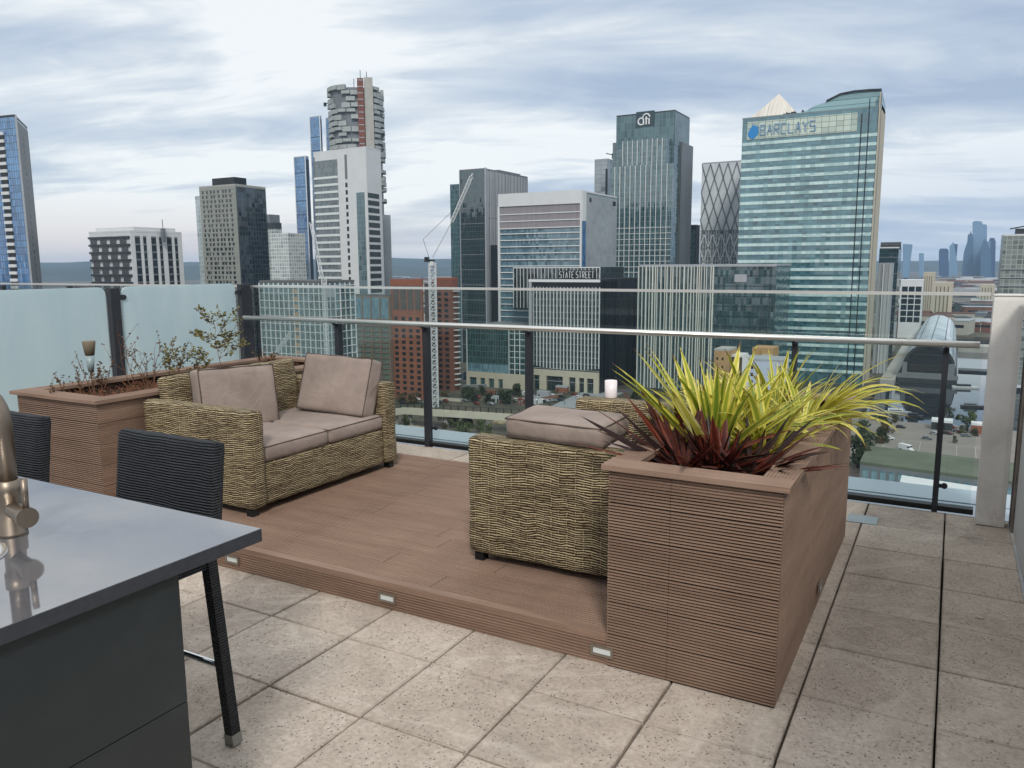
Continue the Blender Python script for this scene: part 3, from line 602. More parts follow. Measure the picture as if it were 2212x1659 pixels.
# ================================================================== glass balustrades
YR = 2.80
PX = [-5.82, -4.632, -3.624, -2.602, -0.528, 0.387]
bal = thing('glass_balustrade', 'clear glass balustrade with dark posts and a steel handrail before the city view', 'balustrade', (-2.6, YR, 0)); bo = (-2.6, YR, 0)
edges = [-5.80]+PX[1:]+[0.60]
for a, b in zip(edges, edges[1:]):
    MB().box(a+0.012, b-0.012, YR+0.012, YR+0.024, 0.035, 1.388).build('glass_panel', GLASS, bal, origin=bo)
MB().box(-5.80, 0.605, YR+0.004, YR+0.032, 1.388, 1.408).build('top_rail', STEEL, bal, origin=bo)
MB().box(-5.78, 0.605, YR-0.055, YR+0.03, 0.0, 0.034).build('base_channel', BLK, bal, origin=bo)
MB().tube([(-5.78, YR-0.115, 1.092), (0.565, YR-0.115, 1.092)], 0.0215, 16).build('handrail', STEEL, bal, origin=bo, smooth=True)
for i, x in enumerate(PX):
    w_ = 0.052 if i < 4 else 0.034
    if i == 0: continue
    p_ = MB().box(x-w_/2, x+w_/2, YR-0.06, YR-0.005, -0.02, 1.06); p_.bar((x, YR-0.045, 1.03), (x, YR-0.115, 1.078), 0.02)
    po = p_.build('post', POSTM, bal, origin=bo)
    for z in (0.155,):
        c_ = MB().tube([(x+w_/2+0.03, YR-0.005, z), (x+w_/2+0.03, YR+0.011, z)], 0.019, 14); c_.box(x, x+w_/2+0.03, YR-0.01, YR+0.008, z-0.012, z+0.012)
        cl = c_.build('clamp', POSTM, po, origin=bo); MB().tube([(x+w_/2+0.035, YR-0.007, z), (x+w_/2+0.035, YR-0.0045, z)], 0.007, 10).build('bolt', STEEL, cl, origin=bo) if False else None
b2 = thing('parapet_balustrade', 'far clear balustrade running on past the frosted screen', 'balustrade', (-10, YR, 0)); bo2 = (-10, YR, 0)
for i in range(6):
    MB().box(-5.98-(i+1)*1.4+0.01, -5.98-i*1.4-0.01, YR+0.012, YR+0.024, 0.035, 1.388).build('glass_panel', GLASS, b2, origin=bo2)
    MB().box(-6.0-(i+1)*1.4, -5.95-(i+1)*1.4, YR-0.05, YR, 0, 1.38).build('post', POSTM, b2, origin=bo2)
MB().box(-14.4, -5.95, YR+0.004, YR+0.032, 1.388, 1.408).build('top_rail', STEEL, b2, origin=bo2)
# frosted screen
XF = -5.862; fs = thing('frosted_screen', 'frosted pale blue glass wind screen on dark posts beside the long planter', 'screen', (XF, 1, 0)); fo = (XF, 1, 0)
for a, b in ((-1.35, 1.27), (1.42, 2.66)):
    q = MB(); r_ = 0.06; pts = []
    for cx_, cz_, a0_ in ((b-r_, 1.43-r_, 0), (a+r_, 1.43-r_, 90), (a+r_, 0.05+r_, 180), (b-r_, 0.05+r_, 270)):
        for k in range(6): t_ = rad(a0_+k*18); pts.append((cx_+r_*math.cos(t_), cz_+r_*math.sin(t_)))
    n = len(pts); vs = [(XF-0.006, y_, z) for y_, z in pts]+[(XF+0.006, y_, z) for y_, z in pts]
    q.add(vs, [tuple(range(n))[::-1], tuple(range(n, 2*n))]+[(i, (i+1) % n, n+(i+1) % n, n+i) for i in range(n)]); q.build('glass_panel', FROST, fs, origin=fo)
for y_, w_ in ((1.345, 0.085), (YR-0.02, 0.13), (-1.42, 0.085)):
    po = MB().box(XF-0.03, XF+0.03, y_-w_/2, y_+w_/2, 0, 1.42).build('post', POSTM, fs, origin=fo)
    for z in (1.34, 0.35):
        for s_ in ((1,) if y_ < 2 else (-1,)):
            c_ = MB().box(XF+0.008, XF+0.02, y_, y_+s_*(w_/2+0.045), z-0.022, z+0.022).tube([(XF+0.008, y_+s_*(w_/2+0.045), z), (XF+0.022, y_+s_*(w_/2+0.045), z)], 0.022, 14); c_.build('clamp', POSTM, po, origin=fo)
# corner post fills to the rail
# ================================================================== pillar and wall on the right
t = thing('concrete_pillar', 'pale weathered concrete pillar closing the end of the balustrade', 'pillar', (0.69, 2.62, 0))
MB().rbox((0, 0, 0.6975), (0.155, 0.15, 1.395), 0.008, 0.03, wob=0.0015).build('shaft', CONC, t, smooth=False)
MB().rbox((0, 0, 1.401), (0.158, 0.154, 0.012), 0.005, 0.03).build('cap', simple('pale_cap', hexc('#d9d6d0'), 0.6), t)
t = thing('side_wall', 'smooth pale grey wall panel edging the paving beside the pillar', 'wall', (0.9, 0, 0))
MB().box(-0.092, 0.10, -5, 2.46, 0, 1.39).build('panel', simple('wall_paint', hexc('#b9bcbd'), 0.6, var=0.04, scale=1.5, bump=0.003), t)
MB().box(-0.105, 0.11, 2.463, 2.68, 0, 1.36).build('end_strip', simple('stained_cement', hexc('#7a7067'), 0.85, var=0.3, scale=12), t)
MB().box(-0.11, 0.12, -5, 2.47, 1.392, 1.42).build('coping', simple('pale_cap', hexc('#d9d6d0'), 0.6), t)
# cover plate and litter on the slabs
tag(MB().box(-0.085, 0.085, 2.235, 2.40, 0.001, 0.006).build('cover_plate', simple('galvanised', hexc('#9aa6a8'), 0.4, 0.3)), 'flat grey metal cover plate lying across the slab joint', 'plate')
for k, (x, y_, l_) in enumerate(((0.60, 1.05, 'curled pale dead leaf on the slabs by the wall'), (0.55, 1.75, 'tiny pale leaf on the slab below the pillar'), (0.50, 2.15, 'tiny white scrap on the slab at the foot of the pillar'))):
    s_ = 0.022 if k == 0 else 0.011
    ob = MB().add([(-s_, -s_*.3, 0), (-s_*.4, s_*.25, .004), (s_*.4, -.1*s_, .002), (s_, s_*.4, .005), (s_*.4, s_*.6, 0.002), (-s_*.4, s_*.8, .004)], [(0, 1, 5), (1, 2, 4, 5), (2, 3, 4)]).build('fallen_leaf', simple('dead_leaf', hexc('#cdbfa8'), 0.8), loc=(x, y_, 0.0035)); tag(ob, l_, 'leaf')

# ================================================================== bar counter, tap, sink, stools
CT = M('polished_counter'); CT.p(Base_Color=CT.ramp(CT.noise(CT.obj(), 90, 3, 0.7), [(0.3, hexc('#58585d')), (0.7, hexc('#66676c'))]), Roughness=CT.ramp(CT.noise(CT.obj(1, 1, 1), 5.0, 5, 0.7, 0.8), [(0.4, (0.035,)*3), (0.7, (0.14,)*3)]), IOR=2.6, Specular_IOR_Level=0.9)
CS = simple('counter_edge', hexc('#3a3d43'), 0.35, var=0.15, scale=60)
t = thing('bar_counter', 'charcoal outdoor bar counter with a polished grey top', 'counter', (-2.6, -2.1, 0)); co = (-2.6, -2.1, 0)
XC, YC, ZC = -1.130, -1.510, 0.92
b_ = MB(); b_.box(-4.2, XC, -2.85, YC, ZC-0.034, ZC-0.0015); b_.build('slab_edge', CS, t, origin=co)
MB().box(-4.199, XC-0.001, -2.849, YC-0.001, ZC-0.0015, ZC).build('top', CT.m, t, origin=co)
PN = M('charcoal_panel'); PN.p(Base_Color=PN.mix(PN.ramp(PN.noise(PN.obj(1, 1, 1), 3.0, 6, 0.7), [(0.55, (0,)*3), (0.8, (0.35,)*3)]), hexc('#2a3032'), hexc('#454a4d')), Roughness=0.42, Specular_IOR_Level=0.5)
MB().box(-4.15, XC-0.02, -2.8, -1.752, 0.558, ZC-0.0345).build('panel', PN.m, t, origin=co)
MB().box(-4.15, XC-0.02, -2.8, -1.752, 0.03, 0.555).build('panel', PN.m, t, origin=co)
MB().box(-4.14, XC-0.03, -2.79, -1.762, 0, 0.55+0.01).build('plinth', BLK, t, origin=co)
NK = simple('brushed_nickel', hexc('#8c8073'), 0.42, 1.0, 0.06, 4, stretch=(20, 20, 1))
fx, fy = -1.662, -1.842; t = thing('mixer_tap', 'brushed nickel mixer tap with side lever on the bar counter', 'tap', (fx, fy, ZC)); fo_ = (fx, fy, ZC)
MB().lathe(fx, fy, [(0.034, ZC+0.0005), (0.034, ZC+0.006), (0.031, ZC+0.010), (0.031, ZC+0.040), (0.025, ZC+0.048), (0.025, ZC+0.098), (0.029, ZC+0.103), (0.029, ZC+0.142), (0.023, ZC+0.144)], 28).build('body', NK, t, origin=fo_, smooth=True)
pts = [(fx, fy, ZC+0.13), (fx, fy, ZC+0.29)]+[(fx-0.085*(1-math.cos(a)), fy-0.02*(1-math.cos(a)), ZC+0.29+0.085*math.sin(a)) for a in [math.pi*k/14 for k in range(1, 15)]]+[(fx-0.17, fy-0.04, ZC+0.23)]
MB().tube(pts, 0.0225, 20).build('spout', NK, t, origin=fo_, smooth=True)
hd = Vector((0.95, -0.20, 0)).normalized(); p0 = Vector((fx, fy, ZC+0.068)); p1 = p0+hd*0.122
hb = MB().tube([p0, p0+hd*0.104], 0.0205, 20).tube([p0+hd*0.1045, p1], 0.0255, 28).build('handle', NK, t, origin=fo_, smooth=False)
MB().tube([p0+hd*0.114+Vector((0, 0, 0.02)), p0+hd*0.120+Vector((0.0, 0, 0.098))], 0.0078, 14).build('lever', NK, hb, origin=fo_, smooth=True)
t = thing('round_sink', 'small round steel sink bowl set into the counter under the tap', 'sink', (-1.62, -2.03, ZC))
MB().lathe(0, 0, [(0.135, 0.0005), (0.135, 0.003), (0.128, 0.005), (0.118, 0.004), (0.112, 0.0035)], 40).build('rim', STEEL, t, smooth=True)
MB().lathe(0, 0, [(0.1, 0.0055), (0.05, 0.0056), (0.001, 0.0057)], 40).build('lid', simple('satin_steel', hexc('#a9adb0'), 0.2, 1.0), t)
def stool(loc, label, rz=0.0):
    """backrest on +y side, seat height 0.70"""
    t = thing('bar_stool', label, 'bar stool', loc, rz, 'black wicker stools drawn up to the bar counter')
    W, D = 0.46, 0.42
    MB().rbox((0, 0, 0.69), (W, D, 0.10), 0.03, 0.04, wob=0.002).build('seat', BLACKW, t, smooth=True)
    MB().rbox((0, D/2-0.02, 0.865), (W+0.04, 0.055, 0.34), 0.02, 0.03, wob=0.002, rot=Matrix.Rotation(rad(-7), 3, 'X')).build('backrest', BLACKW, t, smooth=True)
    for sx in (-1, 1):
        for sy in (-1, 1):
            top = Vector((sx*(W/2-0.035), sy*(D/2-0.035), 0.66)); bot = Vector((sx*(W/2+0.03), sy*(D/2-0.035), 0.035))
            lg = MB().bar(bot, top, 0.036, 0.036).build('leg', BLACKW, t)
            MB().bar(bot-(top-bot).normalized()*0.034, bot+(top-bot).normalized()*0.003, 0.040, 0.040).build('foot_cap', simple('grey_cap', hexc('#8f8f88'), 0.5), lg)
    zf = 0.27; fx_ = W/2+0.0; fy_ = D/2-0.035
    for k_, (a, b) in enumerate((((-fx_, -fy_, zf), (fx_, -fy_, zf)), ((-fx_, fy_, zf), (fx_, fy_, zf)))):
        MB().tube([a, b], 0.011, 12).build('footrest', simple('chrome', hexc('#dfe3e6'), 0.1, 1.0, 0.02), t, smooth=True)
    MB().box(-W/2+0.03, W/2-0.03, -D/2+0.02, -D/2+0.05, 0.615, 0.65).box(W/2-0.05, W/2-0.02, -D/2+0.05, D/2-0.05, 0.615, 0.65).build('apron', BLACKW, t)
    return t
stool((-1.885, -1.405, 0), 'black wicker bar stool at the open corner of the counter, its leg on the slabs')
stool((-2.84, -1.405, 0), 'black wicker bar stool farther along the counter, behind the tap')
# ================================================================== the city below and beyond (street level z = G)
class B:
    """building on a polygon footprint (counter-clockwise from above); parts hang under one Empty"""
    def __init__(s, name, label, cat, pts, z1, z0=G, group=None):
        s.p = [Vector((p[0], p[1])) for p in pts]
        ar = sum(a.x*b.y-b.x*a.y for a, b in zip(s.p, s.p[1:]+s.p[:1]))
        s.flip = ar < 0
        s.z0, s.z1 = z0, z1; c = sum(s.p, Vector((0, 0)))/len(s.p); s.o = (c.x, c.y, z0); s.t = thing(name, label, cat, s.o, 0, group)
    def body(s, mat, name='wall', z0=None, z1=None, roof=None, rname='roof'):
        z0 = s.z0 if z0 is None else z0; z1 = s.z1 if z1 is None else z1
        pts = s.p if not s.flip else s.p[::-1]
        o = MB().prism(pts, z0, z1).build(name, mat, s.t, origin=s.o)
        if roof is not None:
            c = sum(s.p, Vector((0, 0)))/len(s.p); q = [c+(p-c)*1.004 for p in pts]
            MB().prism(q, z1+0.02, z1+1.1).build(rname, roof, s.t, origin=s.o)
        return o
    def edge(s, i):
        a = s.p[i]; b = s.p[(i+1) % len(s.p)]; d = (b-a).normalized(); n = Vector((d.y, -d.x))
        if s.flip: n = -n
        return a, d, n, (b-a).length
    def slab(s, mb, i, u0, u1, z0, z1, o0=0.0, o1=0.3):
        a, d, n, Lg = s.edge(i); q = [a+d*u0+n*o0, a+d*u1+n*o0, a+d*u1+n*o1, a+d*u0+n*o1]
        if not s.flip: q = q[::-1]
        c = [(*p, z0) for p in q]+[(*p, z1) for p in q]; mb.add(c, [(0,3,2,1),(4,5,6,7),(0,1,5,4),(1,2,6,5),(2,3,7,6),(3,0,4,7)][::1]); return mb
    def part(s, name, items, mat, parent=None):
        mb = MB()
        for it in items: s.slab(mb, *it)
        return mb.build(name, mat, parent or s.t, origin=s.o)
    def repeat(s, name, i, us, zs, w, h, mat, o=0.08, dep=0.12, mx=100):
        """one part per opening, all sharing one mesh"""
        a, d, n, Lg = s.edge(i); first = None; k = 0
        mb = MB(); q = [d*0-n*dep, d*w-n*dep, d*w+n*o, d*0+n*o]
        if not s.flip: q = q[::-1]
        c = [(*p, 0) for p in q]+[(*p, h) for p in q]; mb.add(c, [(0,3,2,1),(4,5,6,7),(0,1,5,4),(1,2,6,5),(2,3,7,6),(3,0,4,7)])
        for z in zs:
            for u_ in us:
                if k >= mx: return
                p = a+d*u_; loc = (p.x-s.o[0], p.y-s.o[1], z-s.o[2])
                if first is None: first = mb.build(name, mat, s.t, loc=loc)
                else: copy_of(first, s.t, loc)
                k += 1
def fr(a, b, n): return [a+(b-a)*i/n for i in range(n)]
def axis_pts(xl, xc, xr, yt, Y, dep=None, zt=None):
    """axis-aligned block: front face in plane Y from column xl to column xc, its right flank back to column xr; top shows in row yt at xc"""
    P = ony(xc, yt, Y); X1 = P[0]; z1 = P[2] if zt is None else zt
    X0 = colx(xl, Y, z1); Y1 = Y+dep if dep else coly(xr, X1, z1)
    return [(X0, Y), (X1, Y), (X1, Y1), (X0, Y1)], z1
# materials
CONCR = simple('city_concrete', hexc('#a3a29c'), 0.75, var=0.1, scale=0.15); WHT = simple('city_white', hexc('#cfd2d3'), 0.6, var=0.05, scale=0.1)
LG = simple('city_light_grey', hexc('#9ca1a6'), 0.5, var=0.08, scale=0.1); MG = simple('city_mid_grey', hexc('#6d7377'), 0.5, var=0.1, scale=0.1)
DG = simple('city_dark_grey', hexc('#2b3033'), 0.45, var=0.15, scale=0.1); BKG = simple('city_black', hexc('#14181b'), 0.35, var=0.2, scale=0.1)
STONE = simple('city_stone', hexc('#b3ad9b'), 0.7, var=0.06, scale=0.2); TAN = simple('city_tan', hexc('#a98a62'), 0.8, var=0.1, scale=0.3)
BRICK = simple('city_brick', hexc('#83533e'), 0.85, var=0.14, scale=0.25); ROOFG = simple('city_roof', hexc('#5c5f5f'), 0.9, var=0.2, scale=0.1)
DWIN = simple('city_window', hexc('#20272c'), 0.12, var=0.5, scale=0.35, spec=0.8); WLINE = simple('city_white_metal', hexc('#d5dada'), 0.4, var=0.04)
TEALW = simple('teal_strip', hexc('#2e5a60'), 0.15, var=0.3, scale=0.1, spec=0.8)
G_TEAL = facade('glass_teal', hexc('#15292e'), hexc('#40666c'), 1.5, 3.9, hexc('#6d8a8c'), 0.14, 0.1, 0.7, 0.35)
G_DARK = facade('glass_dark', hexc('#0c1619'), hexc('#2a3f44'), 1.5, 3.9, hexc('#46575a'), 0.12, 0.08, 0.7, 0.35)
G_BLUE = facade('glass_blue', hexc('#1b4a86'), hexc('#5c9ad6'), 1.6, 3.4, hexc('#1a2b3d'), 0.25, 0.08, 0.8, 0.3)
G_PALE = facade('glass_pale', hexc('#4f7584'), hexc('#8cb0bb'), 1.5, 4.0, hexc('#3c5a66'), 0.16, 0.1, 0.7, 0.4)
G_BAND = facade('glass_band', hexc('#24464e'), hexc('#5e8f99'), 3.0, 5.7, hexc('#2c5058'), 0.15, 0.1, 0.7, 0.35)
G_CITI = facade('glass_greygreen', hexc('#1d3135'), hexc('#4f6c70'), 1.5, 4.0, hexc('#86a3a3'), 0.12, 0.1, 0.7, 0.4, dark=hexc('#1b2a2d'))
G_STEEL = facade('steel_ribbed', hexc('#85898d'), hexc('#a5a9ad'), 3.0, 60.0, hexc('#5d6165'), 0.7, 0.35, 0.5, 0.2)

# ---- 1. tapering blue tower with a serrated balcony column
c0 = gp(31.5, 252, 75); c1 = gp(59, 279, 75); c2 = gp(-150, 270, 75); c3 = c1+(c2-c0)*0.9
b = B('residential_tower', 'tall blue glass tower with a notched balcony column, rising past the frosted screen', 'tower', [c2[:2], c0[:2], c1[:2], c3[:2]], 75)
b.body(G_BLUE, 'glass_facade', roof=DG)
a_, d_, n_, L0 = b.edge(0); nf = 40
b.repeat('balcony', 0, [L0-13.5], [G+10+i*3.6 for i in range(39)], 5.2, 1.5, WHT, 0.7, 0.1)
b.repeat('window_band', 0, [L0-13.5], [G+11.6+i*3.6 for i in range(38)], 5.2, 1.9, BKG, 0.12)
a_, d_, n_, L1 = b.edge(1)
b.part('side_wall', [(1, 0.3, L1, G, 74, 0, 0.15)], MG); b.repeat('window', 1, [L1*0.52], [G+10+i*3.6 for i in range(39)], 2.4, 2.0, BKG, 0.25)
b.part('corner_fin', [(1, 0, 0.9, G, 76, 0, 0.8)], LG)

# ---- 2. white block with chequered dark balconies
pts, z = axis_pts(192, 282, 392, 501, 330); b = B('apartment_block', 'white apartment block with chequered dark balconies and tall window strips', 'building', pts, z)
b.body(WHT, roof=WHT); a_, d_, n_, L0 = b.edge(0); fh = 4.9; nz_ = 8; r_ = random.Random(2)
for k in range(nz_):
    zt = z-2.2-k*fh; of = (k % 2)*0.5
    b.part('balcony', [(0, 0.2, L0-1.2, zt-1.7, zt-0.3, 0.0, 1.2)], DG)
    b.repeat('window', 0, [L0*(0.03+0.235*j)+of*2.6 for j in range(4)], [zt-fh-0.05], L0*0.155, 3.0, DWIN, 0.25)
a_, d_, n_, L1 = b.edge(1)
for j in range(6):
    u0 = L1*(0.07+j*0.155); b.part('window_strip', [(1, u0, u0+L1*(0.055 if j % 2 else 0.09), z-40, z-2.4, 0, 0.2)], DWIN)
    b.part('strip_panel', [(1, u0, u0+L1*(0.055 if j % 2 else 0.09), z-3.4-k*4.9, z-2.4-k*4.9, 0.2, 0.35) for k in range(8)], MG)
cp = (pts[1][0]+pts[0][0])/2; MB().prism([(pts[0][0]+3, 333), (pts[1][0]-1, 333), (pts[1][0]-1, pts[2][1]-4), (pts[0][0]+3, pts[2][1]-4)], z+1.2, z+3.4).build('penthouse', WHT, b.t, origin=b.o)
q = ony(352, 497, 352); MB().box(q[0]-1.2, q[0]+1.2, 351, 353, z-6, q[2]+1).tube([(q[0], 352, q[2]), (q[0], 352, q[2]+7)], 0.25, 6).build('flue', MG, b.t, origin=b.o)

# ---- 3. grey tower with black glass flank
pts, z = axis_pts(430, 508, 573.6, 400.6, 380); b = B('apartment_tower', 'pale grey panelled tower with black glass flank and black rooftop box', 'tower', pts, z)
b.body(simple('grey_panel', hexc('#8f938c'), 0.6, var=0.06, scale=0.1), roof=CONCR); a_, d_, n_, L0 = b.edge(0); _, _, _, L1 = b.edge(1)
b.part('dark_flank', [(1, 0.5, L1-0.3, G, z-0.6, 0, 0.3)], facade('glass_black', hexc('#0d1114'), hexc('#2a3138'), 2.4, 3.2, hexc('#0a0c0e'), 0.35, 0.1, 0.7, 0.6))
r_ = random.Random(8); low = []
for k in range(26):
    zt = z-2.4-k*3.2; us = [L0*(0.07+0.107*j)+r_.choice((0, 0.5, 1.0)) for j in range(8)]
    (b.repeat('window', 0, us, [zt-1.9], 1.7, 1.9, DWIN, 0.06) if k < 12 else low.extend((0, u_, u_+r_.choice((1.1, 2.2)), zt-1.9, zt, 0, 0.06) for u_ in us))
    b.part('floor_band', [(0, 0, L0, zt+0.45, zt+0.7, 0, 0.25)], CONCR)
b.part('lower_windows', low, DWIN)['kind'] = 'stuff'; X0, X1 = colx(470.7, 390, z+5), colx(506, 385, z+5); zp = ht(382, X1, 385)
MB().box(X0, X1, 385, coly(532, X1, zp), z, zp).build('penthouse', BKG, b.t, origin=b.o)
w0, w1 = colx(421.5, 386, z-6), pts[0][0]; zw = ht(424, w0, 386)
MB().box(w0, w1-0.05, 386, 400, G, zw).build('low_wing', facade('wing_glass', hexc('#79878c'), hexc('#a5b3b8'), 2.5, 3.2, hexc('#c9cfcf'), 0.3, 0.3), b.t, origin=b.o)

# ---- 4. stepped block behind, and the small dark one
pts, z = axis_pts(560, 593, 608, 480.6, 560); b = B('stepped_block', 'stepped pale block with dark top storeys between the grey and white towers', 'building', pts, z)
b.body(facade('stepped_glass', hexc('#5f6a6c'), hexc('#8e9795'), 3.0, 3.4, hexc('#b9bfbe'), 0.6, 0.3, 0.5, 0.6), z1=z-6)
b.body(DG, 'top_storeys', z0=z-6+0.02, z1=z+0.0); MB().box(pts[0][0], pts[1][0]-8, 562, 575, z+0.05, ht(463, pts[1][0]-8, 562)).build('plant_room', MG, b.t, origin=b.o)
Xr = colx(622, 552, z-20); MB().box(pts[1][0]+0.1, Xr, 553, 575, G, ht(503, Xr, 553)).build('low_wing', facade('wing_grid', hexc('#6d7a7c'), hexc('#a9b1b0'), 3.0, 3.4, hexc('#cfd3d2'), 0.8, 0.3, 0.5, 0.6), b.t, origin=b.o)
pts, z = axis_pts(622, 636, 645, 541, 620); b = B('dark_block', 'small dark block just peeping beside the slim blue tower', 'building', pts, z); b.body(facade('dark_block_glass', hexc('#22282c'), hexc('#3f484d'), 3.0, 3.2, hexc('#15191b'), 0.6), roof=MG)

# ---- 5. slim blue towers
for xl, xc, xr, yt, Y, lb in ((634.4, 660, 666.5, 339, 600, 'slim blue glass tower standing lowest of the three blue slabs'), (668.4, 691.5, 694, 252, 640, 'taller blue glass slab with a pale edge beside the unfinished tower'), (703, 722, 730, 254.5, 655, 'blue glass slab half hidden by the unfinished round tower')):
    pts, z = axis_pts(xl, xc, xr, yt, Y); b = B('blue_tower', lb, 'tower', pts, z, group='blue glass towers'); b.body(G_BLUE, 'glass_facade', roof=LG)
    b.part('corner_fin', [(0, b.edge(0)[3]-0.9, b.edge(0)[3], G, z+1.5, 0, 0.5), (0, 0, 0.8, G, z+1, 0, 0.4)], WLINE); b.part('dark_flank', [(1, 0.3, b.edge(1)[3], G, z-2, 0, 0.3)], simple('navy_flank', hexc('#1c2b42'), 0.3))
    b.part('floor_line', [(0, 0.5, b.edge(0)[3]-1, G+10+k*13.6, G+10.6+k*13.6, 0, 0.3) for k in range(int((z-G-10)/13.6))], simple('navy_line', hexc('#20344d'), 0.3))

# ---- 6. unfinished round tower with orange hoist
Yc = 560; xm = 768; P = ony(xm, 195, Yc); R_ = (ony(822, 195, Yc)[0]-ony(714, 195, Yc)[0])/2*0.86; zt = P[2]
t = thing('round_tower', 'unfinished round concrete tower with scalloped balconies and an orange hoist shaft', 'tower', (P[0], Yc, G)); to = (P[0], Yc, G)
def ring(r, z0, z1, a0=0, a1=360, n=40, r1=None):
    m_ = MB(); pts = [(P[0]+r*math.cos(rad(a0+(a1-a0)*k/n)), Yc+r*math.sin(rad(a0+(a1-a0)*k/n))) for k in range(n if a1-a0 >= 360 else n+1)]
    return m_.prism(pts, z0, z1)
ring(R_*0.90, G, zt-2).build('core', MG, t, origin=to)
cv = Vector((CAM[0]-P[0], CAM[1]-Yc)).normalized(); rv = Vector((-cv.y, cv.x)); a_c = math.degrees(math.atan2(cv.y, cv.x))
r_ = random.Random(12); SC = simple('scallop', hexc('#9aa09f'), 0.6, var=0.15, scale=0.1); fh = 4.9
for k in range(24):
    z1_ = zt-k*fh
    for j in (range(10) if k < 12 else (8, 9)):
        a0 = a_c-98+j*19.5+(k % 2)*9.5
        if r_.random() < 0.2 or (a_c+2 < a0+9 < a_c+34): continue
        m_ = MB(); aa = [rad(a0+x) for x in (0, 4.5, 9, 13.5, 18)]; ro = R_*1.0+r_.uniform(0, 0.6); hh = r_.choice((2.6, 3.4, 4.2))
        o_ = [(P[0]+ro*math.cos(a), Yc+ro*math.sin(a)) for a in aa]; i_ = [(P[0]+R_*0.89*math.cos(a), Yc+R_*0.89*math.sin(a)) for a in aa][::-1]
        m_.prism(o_+i_, z1_-hh, z1_)
        if len(t.children) < 99: m_.build('balcony', SC, t, origin=to)
def lq(u0, u1, d0, d1):      # footprint in the tower's own frame: u sideways, d towards the street corner
    c_ = Vector((P[0], Yc)); return [tuple(c_+rv*u0+cv*d1), tuple(c_+rv*u1+cv*d1), tuple(c_+rv*u1+cv*d0), tuple(c_+rv*u0+cv*d0)]
ORG = simple('hoist_orange', hexc('#6f4234'), 0.7, var=0.25, scale=0.3)
MB().prism(lq(R_*0.06, R_*0.28, R_*0.6, R_*1.02), G, zt+5).build('hoist_shaft', ORG, t, origin=to); MB().prism(lq(R_*0.305, R_*0.60, R_*0.3, R_*0.98), G, zt+6).build('lift_core', CONCR, t, origin=to)
m_ = MB()
for k in range(22): m_.prism(lq(R_*0.08, R_*0.26, R_*1.021, R_*1.03), zt+3-k*5.2, zt+3.7-k*5.2)
m_.build('cage_rib', LG, t, origin=to); m_ = MB()
for uu, hh in ((-0.05, 6), (0.18, 13), (0.4, 12)): q = Vector((P[0], Yc))+rv*R_*uu+cv*R_*0.7; m_.tube([(q.x, q.y, zt-6), (q.x, q.y, zt+hh)], 0.3, 5)
m_.build('mast_pole', DG, t, origin=to)
q = ony(702, 222, Yc); q2 = ony(716, 226, Yc); MB().bar(q2, q, 0.8).bar(q, (q[0], q[1], q[2]-3), 2.0).build('cleaning_arm', DG, t, origin=to)
Xr = colx(828, Yc+6, zt-60); MB().box(P[0]+R_*0.5, Xr, Yc+1, Yc+14, G, ht(463, Xr, Yc)).build('side_slab', LG, t, origin=to)

# ---- 7. white hotel tower
HZ = 92; cA = gp(790, 319, HZ); cL = gp(677, 332, HZ); cR = gp(822, 327, HZ); hs_ = 1.39
cA, cL, cR = (np.array(v_[:2]) for v_ in (cA, cL, cR)); cB = cR+(cL-cA); b = B('hotel_tower', 'white tower with banded windows, dotted slots and a dark teal strip', 'tower', [cL, cA, cR, cB], HZ)
b.body(WHT, roof=WHT); z = HZ; _, _, _, L0 = b.edge(0); _, _, _, L1 = b.edge(1); fp = 4.1*hs_
b.part('glass_field', [(0, L0*0.02, L0*0.46, G+4, z-4.5*hs_, 0, 0.12)], facade('hotel_glass', hexc('#3f4648'), hexc('#7b8282'), 1.8, 4.0, hexc('#4b5255'), 0.2))
for k in range(29): b.part('floor_band', [(0, 0, L0*0.46, z-15*hs_-k*fp, z-13.7*hs_-k*fp, 0.12, 0.6)], WLINE)
b.part('shoulder', [(0, -0.6, L0*0.02, G, z-3, -1, 0.2)], MG)
b.part('tall_slot', [(0, L0*0.60, L0*0.645, z-16*hs_, z-2.5*hs_, 0, 0.15)], MG)
b.repeat('slot_window', 0, [L0*0.60], [z-20.5*hs_-k*fp for k in range(24)], L0*0.04, 2.5*hs_, BKG, 0.12)
b.part('teal_strip', [(0, L0*0.80, L0*0.95, G+4, z-24*hs_, 0, 0.2)], G_TEAL)
for k in range(24): b.part('flank_window', [(1, L1*0.04, L1*0.80, z-27*hs_-k*fp, z-24.3*hs_-k*fp, 0, 0.12)], simple('flank_glass', hexc('#3d4547'), 0.2, var=0.3, scale=0.4))

# ---- 8. glass apartments with white grid just below the rail
pts, z = axis_pts(560, 700, 765, 612, 250); b = B('glazed_apartments', 'teal glass apartments behind a white grid, below the rail beyond the sofa', 'building', pts, z)
b.body(facade('apartment_glass', hexc('#0e191e'), hexc('#5d7a7c'), 2.9, 3.3, hexc('#26363a'), 0.25, 0.1, 0.7, 0.9), 'glass_facade', roof=ROOFG); _, _, _, L0 = b.edge(0); _, _, _, L1 = b.edge(1)
for i_, Lg in ((0, L0), (1, L1)):
    n = int(Lg/2.9); b.part('mullion_frame', [(i_, k*Lg/n-0.17, k*Lg/n+0.17, G, z, 0.02, 0.4) for k in range(n+1)], WLINE)
for k in range(24): b.part('floor_band', [(i_, 0, Lg, z-1.2-k*3.3, z-0.9-k*3.3, 0.03, 0.45) for i_, Lg in ((0, L0), (1, L1))], WLINE)
for k in range(12): b.part('tan_panel', [(0, L0*0.52, L0*0.60, z-4.2-k*3.3, z-2.6-k*3.3, 0.02, 0.2)], TAN)


